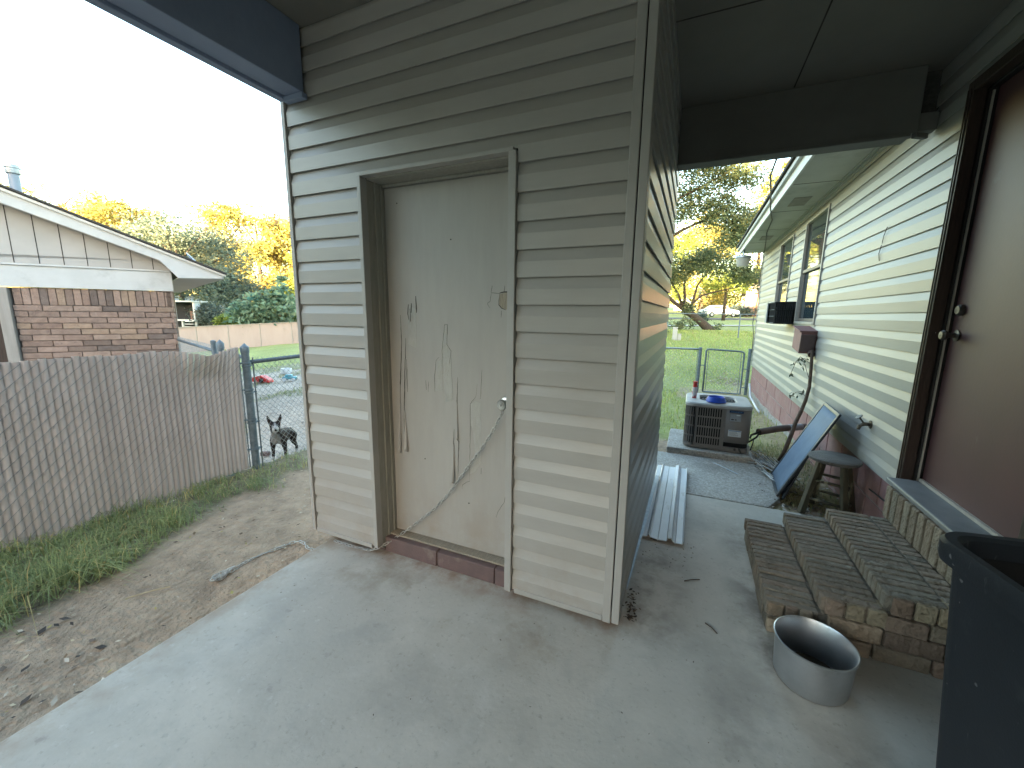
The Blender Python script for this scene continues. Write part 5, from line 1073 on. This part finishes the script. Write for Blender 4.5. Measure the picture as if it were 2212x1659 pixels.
# leaning tree
lb = (.96, 28.03, .55)
def rel(pts): return [(p[0]-lb[0], p[1]-lb[1], p[2]-lb[2], p[3]) for p in pts]
LT = tree('leaning_tree', 'leaning tree with a forked dark trunk and low spreading green crown beyond the lawn', lb, rel([(1.25, 28.03, .35, .34), (.96, 28.03, .61, .28), (.36, 27.87, 1.17, .23), (-.23, 27.69, 1.63, .21), (-.68, 27.53, 1.82, .19)]),
  [rel(x) for x in ([(-.4, 27.6, 1.7, .13), (-1.18, 27.39, 2.28, .12), (-1.68, 27.26, 2.73, .11), (-2.6, 27.0, 3.5, .05)], [(-.4, 27.6, 1.75, .15), (-.64, 27.6, 2.2, .11), (-.63, 27.7, 2.6, .09), (-.74, 27.78, 3.4, .07), (-.5, 27.8, 4.5, .03)], [(-.23, 27.69, 1.63, .10), (-.17, 27.85, 2.32, .08), (.0, 28.1, 3.3, .06), (.5, 28.2, 4.2, .02)], [(-.23, 27.69, 1.7, .10), (-.25, 27.8, 2.2, .07), (.32, 28.14, 2.75, .06), (1.07, 28.52, 2.98, .05), (2.4, 28.8, 3.3, .02)], [(-.7, 27.6, 2.0, .09), (-1.01, 27.57, 2.81, .06), (-1.4, 27.5, 3.4, .05), (-1.9, 27.3, 4.3, .02)])],
  [(-1.6, -.6, 3.9, 1.4, 1.3, .8, 2), (-2.8, -.7, 3.2, 1.2, 1.2, .8, 1.2), (-.6, -.2, 4.3, 1.3, 1.2, .7, 2), (.7, .4, 3.7, 1.2, 1.2, .6, 1.8), (1.9, .8, 3.3, 1.1, 1.1, .5, 1.4), (-1.4, -.5, 1.4, .45, .4, .7, .4), (-1.6, -.6, .5, .7, .6, .5, .4), (.4, .2, .3, .5, .4, .3, .3), (2.8, 1.0, 3.0, .9, .9, .6, .8)], LF_GRN, 15000, .075, cl=.24)
# the big overhanging tree, nearer than the leaning one
tree('big_tree', 'tall loose green tree filling the gap above the air conditioner', gb(-3.2, 24.5), [(0, 0, 0, .35), (.1, 0, 3, .28), (.5, 0, 6, .2), (1.0, 0, 9, .1)],
  [[(.3, 0, 4.5, .15), (2.2, .1, 5.6, .08), (4.4, .3, 6.6, .03)], [(.4, 0, 5.5, .13), (2.0, -.2, 7.2, .07), (4.6, -.2, 8.4, .02)], [(.5, 0, 6.5, .1), (1.8, .2, 8.8, .05), (3.4, .4, 10.2, .02)]],
  [(1.6, 0, 9.6, 1.9, 1.6, 1.3, 3), (3.6, .1, 9.0, 1.7, 1.5, 1.1, 2.6), (4.8, .2, 8.2, 1.2, 1.2, .8, 1.6), (2.9, .2, 7.4, 1.5, 1.2, .8, 2), (4.2, .3, 6.5, 1.3, 1.2, .75, 2), (2.1, 0, 6.5, .8, 1.0, .6, .8), (5.0, .3, 5.8, .9, .9, .6, 1.1), (4.6, .3, 5.1, .9, .9, .5, .9), (.5, 0, 7.9, 1.2, 1.2, .9, 1.2), (1.4, 0, 5.0, .7, .9, .35, .4)], LF_GRN, 25000, .078, cl=.29, droop=.25)
GR2 = 'golden trees along the street'
for (x, y, h, wd, mt, lb_) in ((1, 88, 17, 14, LF_YEL, 'golden tree behind the leaning tree at the street'), (10, 92, 20, 14, LF_YEL, 'tall golden tree behind the white car'), (13, 66, 22, 10, LF_YEL, 'tall yellow tree rising beside the house eave'), (-8, 82, 16, 13, LF_LIME, 'yellow green tree next to the shed wall'), (19, 80, 24, 14, LF_YEL, 'golden tree half hidden by the house roof'), (-16, 95, 17, 16, LF_YEL, 'golden tree hidden mostly behind the shed'), (30, 90, 24, 15, LF_TAN, 'brown gold tree behind the brick house across the street')):
    simple_tree('tree', lb_, x, y, h, wd, mt, 9000, .27, GR2, z0=.16)
tree('young_tree', 'slim young tree with a thin straight trunk in front of the white car', gb(2.6, 45), [(0, 0, 0, .17), (0, 0, 2.5, .12), (-.1, 0, 5, .05)], limbs_for(5, 5, 1.8, .1), [(0, 0, 4.0, 2.2, 2, 1.0, 2), (1.2, 0, 3.6, 1.4, 1.4, .8, 1), (-1.3, 0, 3.5, 1.3, 1.3, .8, 1)], LF_LIME, 4500, .11, cl=.3)
shrub('shrub', 'blue grey shrub at the shed edge by the pedestal', (-1.75, 23.4, .3), [(0, 0, .6, .7, .6, .55, 1), (-.4, 0, .9, .6, .5, .45, 1)], LF_DK, 3000, .06, cl=.3)
RB = 'round clipped shrubs at the brick house'
for (x, y, r_, l_) in ((5.0, 60, 1.3, 'round clipped shrub left of the brick pillar'), (6.1, 60.5, 1.2, 'round clipped shrub right against the brick pillar'), (8.0, 62, 1.5, 'round clipped shrub right of the brick pillar')):
    shrub('round_shrub', l_, (x, y, ground_z(x, y)), [(0, 0, r_*.55, r_*.62, r_*.62, r_*.5, 1)], LF_DK, 2200, .09, RB, cl=.25)
shrub('shrub', 'small dark shrub on the lawn by the sidewalk', (.55, 40, ground_z(.55, 40)), [(0, 0, .5, .6, .6, .5, 1)], LF_DK, 1500, .07, cl=.3)
# street, sidewalk
def ribbon(name, y0, y1, mat, lift, slope=.0):
    vs = []; fs = []; xs_ = np.linspace(-14, 40, 40)
    for x in xs_:
        for y in (y0, (y0+y1)/2, y1): yy = y+slope*x; vs.append((x, yy, ground_z(x, yy)+lift))
    for i in range(len(xs_)-1): fs += [(i*3+k, (i+1)*3+k, (i+1)*3+k+1, i*3+k+1) for k in range(2)]
    return struct(MB().add(vs, fs).build(name, mat))
ribbon('sidewalk', 30.9, 32.1, SIDEW, .05, .5); ribbon('road', 46.5, 52.5, ASPH, .05, .12)
def car(name, label, x, y, ang, paint, L=4.5):
    z = ground_z(x, y)+.06; o = thing(name, (x, y, z), label, 'car'); M = Matrix.Translation((x, y, z)) @ Matrix.Rotation(ang, 4, 'Z')
    def pl(prof, hw, nm, mat, bev=.05):
        MB().prism([M @ Vector((px_, -hw, pz)) for px_, pz in prof], (M.to_3x3() @ Vector((0, 2*hw, 0)))).build(nm, mat, o, bevel=bev)
    pl([(-2.2, .28), (2.2, .28), (2.25, .55), (2.15, .80), (1.1, .92), (-1.9, .95), (-2.22, .8)], .86, 'body', paint, .08)
    pl([(1.1, .91), (.45, 1.38), (-.9, 1.42), (-1.75, .94)], .72, 'cabin', paint, .08)
    pl([(.95, .96), (.42, 1.33), (-.1, 1.34), (-.1, .96)], .735, 'window', DGLASS, .0); pl([(-.18, .96), (-.18, 1.34), (-.88, 1.36), (-1.45, .97)], .735, 'window', DGLASS, .0)
    for sx in (-1.35, 1.4):
        for sy in (-.80, .80):
            wc = M @ Vector((sx, sy, .31)); wo = MB().lathe([(0, -.1), (.31, -.1), (.32, -.05), (.32, .05), (.31, .1), (0, .1)], wc, 18, M=M @ Matrix.Rotation(R(90), 4, 'X')).build('wheel', TYRE, o, smooth='auto'); MB().lathe([(0, -.108), (.19, -.104), (.19, .104), (0, .108)], wc, 14, M=M @ Matrix.Rotation(R(90), 4, 'X')).build('rim', GALV, wo)
    for sy in (-.6, .6): MB().obox(M @ Vector((2.2, sy, .68)), (.08, .3, .14), M.to_3x3().to_4x4()).build('headlight', LABELW, o)
car('sedan_car', 'white sedan parked on the street behind the leaning tree', 2.75, 57.5, R(28), CARW)
car('suv_car', 'dark green car parked behind the round shrubs', 5.9, 70, R(205), CARG)
bh = thing('brick_house', (10, 68, 1.5), 'orange brick house with a taupe chimney pillar across the street', 'house')
zb_ = ground_z(9, 66)-.3
MB().box(7.4, 16, 66, 75, zb_, 4.9).build('wall', ORANGEB, bh); MB().box(6.15, 7.1, 63.6, 64.8, zb_, 4.9).build('chimney', TAUPE, bh); MB().prism([(6.6, 65, 4.7), (17, 65, 4.7), (17, 70.5, 7.2), (6.6, 70.5, 7.2)], (0, 0, .12)).prism([(6.6, 76, 4.7), (17, 76, 4.7), (17, 70.5, 7.2), (6.6, 70.5, 7.2)], (0, 0, .12)).build('roof', TAUPE, bh)
f = MB().box(8.6, 9.8, 65.93, 66.05, 2.6, 3.9).build('window', WHITE, bh); MB().box(8.7, 9.7, 65.9, 65.94, 2.7, 3.8).build('pane', DGLASS, f)
small_house('house', 'pale house front glowing beyond the leaning tree across the street', (.2, 98), (1, .05), 9, 6, ground_z(0, 98)-.2, 5.2, 7.2, LABELW, GREYROOF)

# ---------------------------------------------------------------- unseen wood added behind the patio, shaped to shade the yard at sunset
def wood():
    n = 16000; x = rng.uniform(-120, 130, n); y = -44-rng.random(n)*8; z = rng.random(n); hh = 12.0+1.0/(1+np.exp((x+10)/1.5))+4.5/(1+np.exp((x-21)/1.2))*(x > -6); z = z*hh*(.86+.12*np.sin(x*.21)+.05*np.sin(x*.9)); pos = np.stack([x, y, z-.5], 1)
    a = rng.normal(size=(n, 3)); a /= np.linalg.norm(a, axis=1)[:, None]; t_ = rng.normal(size=(n, 3)); b_ = np.cross(a, t_); b_ /= np.linalg.norm(b_, axis=1)[:, None]; s_ = (1.0+.9*rng.random(n))[:, None]
    Q = np.stack([pos-a*s_, pos+b_*s_*.8, pos+a*s_, pos-b_*s_*.8], 1).reshape(-1, 3); hw = []; xs_ = np.arange(-120, 132, 4.0)
    for xa, xb in zip(xs_, xs_[1:]):
        xm = (xa+xb)/2; hm = (12.0+1.0/(1+math.exp((xm+10)/1.5))+(4.5/(1+math.exp((xm-21)/1.2)) if xm > -6 else 0))*.80
        for q in ((xa, -48-.5*math.sin(xa), -.5), (xb, -48-.5*math.sin(xb), -.5), (xb, -48.5, hm), (xa, -48.5, hm)): hw.append(q)  # solid sheet added inside the leaves to stop sun leaking through
    Q = np.concatenate([Q, np.array(hw)]); n += len(hw)//4
    o = npmesh('added_shade_wood', Q, 4, LF_DK, np.repeat(.7+.6*rng.random(n)[:, None], 3, 1)); stuff(o)
wood()

# ---------------------------------------------------------------- grass and litter
def blades(name, P, Lh, wdt, mat, cols, lean=.5):
    n = len(P); a = rng.uniform(0, 2*np.pi, n); d = np.stack([np.cos(a), np.sin(a), np.zeros(n)], 1); sd_ = np.stack([-np.sin(a), np.cos(a), np.zeros(n)], 1)
    Lh = np.asarray(Lh)[:, None]; wdt = np.broadcast_to(np.asarray(wdt), (n,))[:, None]; le = (lean*rng.random(n))[:, None]; up = np.array([0, 0, 1.0])
    m = P+up*Lh*.55+d*Lh*le*.35; t_ = P+up*Lh*(.95-.45*le)+d*Lh*le*1.1
    q1 = np.stack([P-sd_*wdt*.5, P+sd_*wdt*.5, m+sd_*wdt*.4, m-sd_*wdt*.4], 1); q2 = np.stack([m-sd_*wdt*.4, m+sd_*wdt*.4, t_+sd_*wdt*.06, t_-sd_*wdt*.06], 1)
    Q = np.concatenate([q1, q2], 1).reshape(-1, 3); return stuff(npmesh(name, Q, 4, mat, np.repeat(cols, 2, 0)))
def scatter(n, x0, x1, y0, y1, keep):
    out = []
    while len(out) < n:
        x, y = random.uniform(x0, x1), random.uniform(y0, y1)
        if random.random() < keep(x, y): out.append((x, y, ground_z(x, y)-.004))
    return np.array(out)
def gcols(P, lo, hi, s=.8):
    n = len(P); k = np.array([nz(p[0], p[1], 9, s)*.5+.5 for p in P])*.7+.3*rng.random(n); k = np.clip(k, 0, 1)[:, None]; c = np.array(lo)*(1-k)+np.array(hi)*k
    dry = rng.random(n) < .12; c[dry] = np.array((2.0, 1.35, 1.3)); return c*(.75+.5*rng.random(n))[:, None]
P = scatter(12500, -3.98, -2.5, -1.5, 2.85, lambda x, y: (max(0, grass_mask(x, y)-.02)**1.2)*(1 if y < 1.6 else .6)*(1 if y < 2.3 else .45)*(.35+.65*sstep(-.25, .3, nz(x, y, 7, 5)))); tall = 1.15*np.array([.05+.22*max(0, .5+.5*nz(p[0], p[1], 1, 2.6))*(1 if p[1] < 1.5 else .42)*(1 if p[1] < 2.2 else .5)*(1 if p[0] < -2.9 else .7) for p in P])*(.4+.8*rng.random(len(P)))
blades('tall_grass', P, tall, .0048, GRASSM, gcols(P, (.75, .8, .85), (1.35, 1.25, 1.1), 2.2), 1.7)
P = scatter(9000, -16, -4.05, 2.6, 13, lambda x, y: grass_mask(x, y)*(1 if math.degrees(math.atan2(x, y)) > -75 else .05)*max(.08, 1-math.hypot(x+4, y-3)/12))
blades('yard_grass', P, .03+.05*rng.random(len(P)), .006+.0008*np.hypot(P[:, 0], P[:, 1]), GRASSM, gcols(P, (.8, .8, .9), (1.2, 1.1, 1.1)), .8)
P = scatter(30000, -2.6, 6.5, 5.45, 27, lambda x, y: 0 if (x > 1.24 and y < 10.6) else grass_mask(x, y)*(.45+.55*(9/max(9, y)))*(1 if -10 < math.degrees(math.atan2(x, y)) < 16 else .0))
blades('lawn', P, (.035+.05*rng.random(len(P)))*(1+.03*P[:, 1]), .004+.0007*P[:, 1], GRASSM, gcols(P, (1.05, 1.1, .8), (1.75, 1.6, .9)), .9)
P = scatter(1500, .74, 1.24, 3.6, 5.5, lambda x, y: .4+.6*(y > 4.5)); blades('weeds', P, .02+.05*rng.random(len(P)), .004, GRASSM, gcols(P, (.7, .7, .7), (1.1, 1.0, .9)), 1.1)
# leaf litter, chips, pebbles: one object each region
def litter(name, n, region, sizes, palette, zoff=.004):
    Q = []; C_ = []
    for _ in range(n):
        x, y, z = region(); s_ = random.uniform(*sizes); a = random.uniform(0, 6.28); el = random.uniform(.35, .9); c_ = random.choice(palette); k = random.uniform(.7, 1.2)
        u_ = Vector((math.cos(a), math.sin(a), random.uniform(-.3, .3)))*s_; v_ = Vector((-math.sin(a), math.cos(a), random.uniform(-.3, .3)))*s_*el; p = Vector((x, y, z+zoff+s_*.15))
        Q += [p-u_, p-v_*.8+u_*.2, p+u_, p+v_*.7]; C_.append([q*k for q in c_])
    return stuff(npmesh(name, [tuple(q) for q in Q], 4, LITTER, np.array(C_)))
def reg_dirt():
    while True:
        x, y = random.uniform(-3.6, -2.08), random.uniform(-.3, 2.9)
        if grass_mask(x, y) < .6: return x, y, ground_z(x, y)
litter('leaf_litter', 360, reg_dirt, (.004, .017), [(.22, .15, .09), (.12, .08, .05), (.45, .38, .26), (.5, .44, .34), (.08, .06, .045), (.35, .3, .1)])
litter('leaf_litter', 160, lambda: (lambda x, y: (x, y, ground_z(x, y)))(random.uniform(-3.1, -2.1), random.uniform(-.3, .75)), (.006, .026), [(.5, .44, .32), (.12, .09, .07), (.3, .22, .15), (.55, .5, .42), (.06, .05, .045)])
litter('leaf_litter', 500, lambda: (lambda x, y: (x, y, ground_z(x, y)))(random.uniform(-9, -4.1), random.uniform(2.6, 8)), (.008, .03), [(.34, .26, .2), (.5, .45, .4), (.2, .15, .11), (.6, .55, .5)])
litter('leaf_litter', 60, lambda: (random.gauss(-.175, .02), 1.84+abs(random.gauss(0, .14)), 0), (.005, .015), [(.06, .045, .035), (.1, .07, .05), (.16, .11, .07)])
litter('leaf_litter', 50, lambda: (random.uniform(-.2, .12), random.uniform(2.3, 2.75), 0), (.003, .010), [(.08, .06, .045), (.12, .1, .08)], .001)
litter('leaf_litter', 60, lambda: (random.uniform(-1.9, .4), random.uniform(.7, 1.75), 0), (.002, .006), [(.06, .05, .04), (.12, .1, .08), (.2, .16, .12)], .001)
litter('rubble', 420, lambda: (lambda x, y: (x, y, max(-.006 if x < .78 else -9, ground_z(x, y))))(random.gauss(.95, .16), random.uniform(3.5, 4.75)), (.006, .026), [(.3, .27, .23), (.15, .12, .1), (.5, .46, .4), (.62, .6, .56), (.1, .08, .06)])
litter('leaf_litter', 260, lambda: (lambda x, y: (x, y, ground_z(x, y)))(random.gauss(1.0, .35), random.gauss(12.2, .5)), (.03, .07), [(.4, .3, .22), (.3, .2, .14), (.5, .42, .33)])
# twigs and chips one can count, near the corner trim and on the slab
TW = 'small twigs on the concrete and the dirt'
for (x0, y0, x1, y1, lb_) in ((.07, 2.28, .15, 2.33, 'short dark twig on the concrete beyond the trim channel'), (.17, 1.98, .22, 1.93, 'short dark twig on the concrete left of the brick steps')):
    tag(MB().tube([(x0, y0, .004), ((x0+x1)/2, (y0+y1)/2+.004, .006), (x1, y1, .004)], .0028, 5).build('twig', VINE, loc=(x0, y0, 0)), lb_, 'twig', TW)
zt_ = ground_z(-2.6, .95)+.008
tag(MB().tube([(-2.66, .93, zt_), (-2.60, 1.02, zt_+.004), (-2.56, 1.08, zt_)], .004, 5).build('twig', pm('pale_twig', (.4, .32, .2), (.3, .24, .15)), loc=(-2.6, .95, zt_)), 'pale straw stick lying on the bare dirt', 'twig', TW)
tag(MB().lathe([(0, 0), (.008, 0), (.009, .004), (.009, .035), (.006, .04), (0, .041)], (0, 0, 0), 10, M=Matrix.Rotation(R(80), 4, 'Y')).build('wood_chip', BARE, loc=(-.31, 1.66, .009)), 'small wood chip on the concrete before the shed corner', 'wood chip')
bpy.data.objects['wood_chip'].location = (-.33, 1.64, .009)
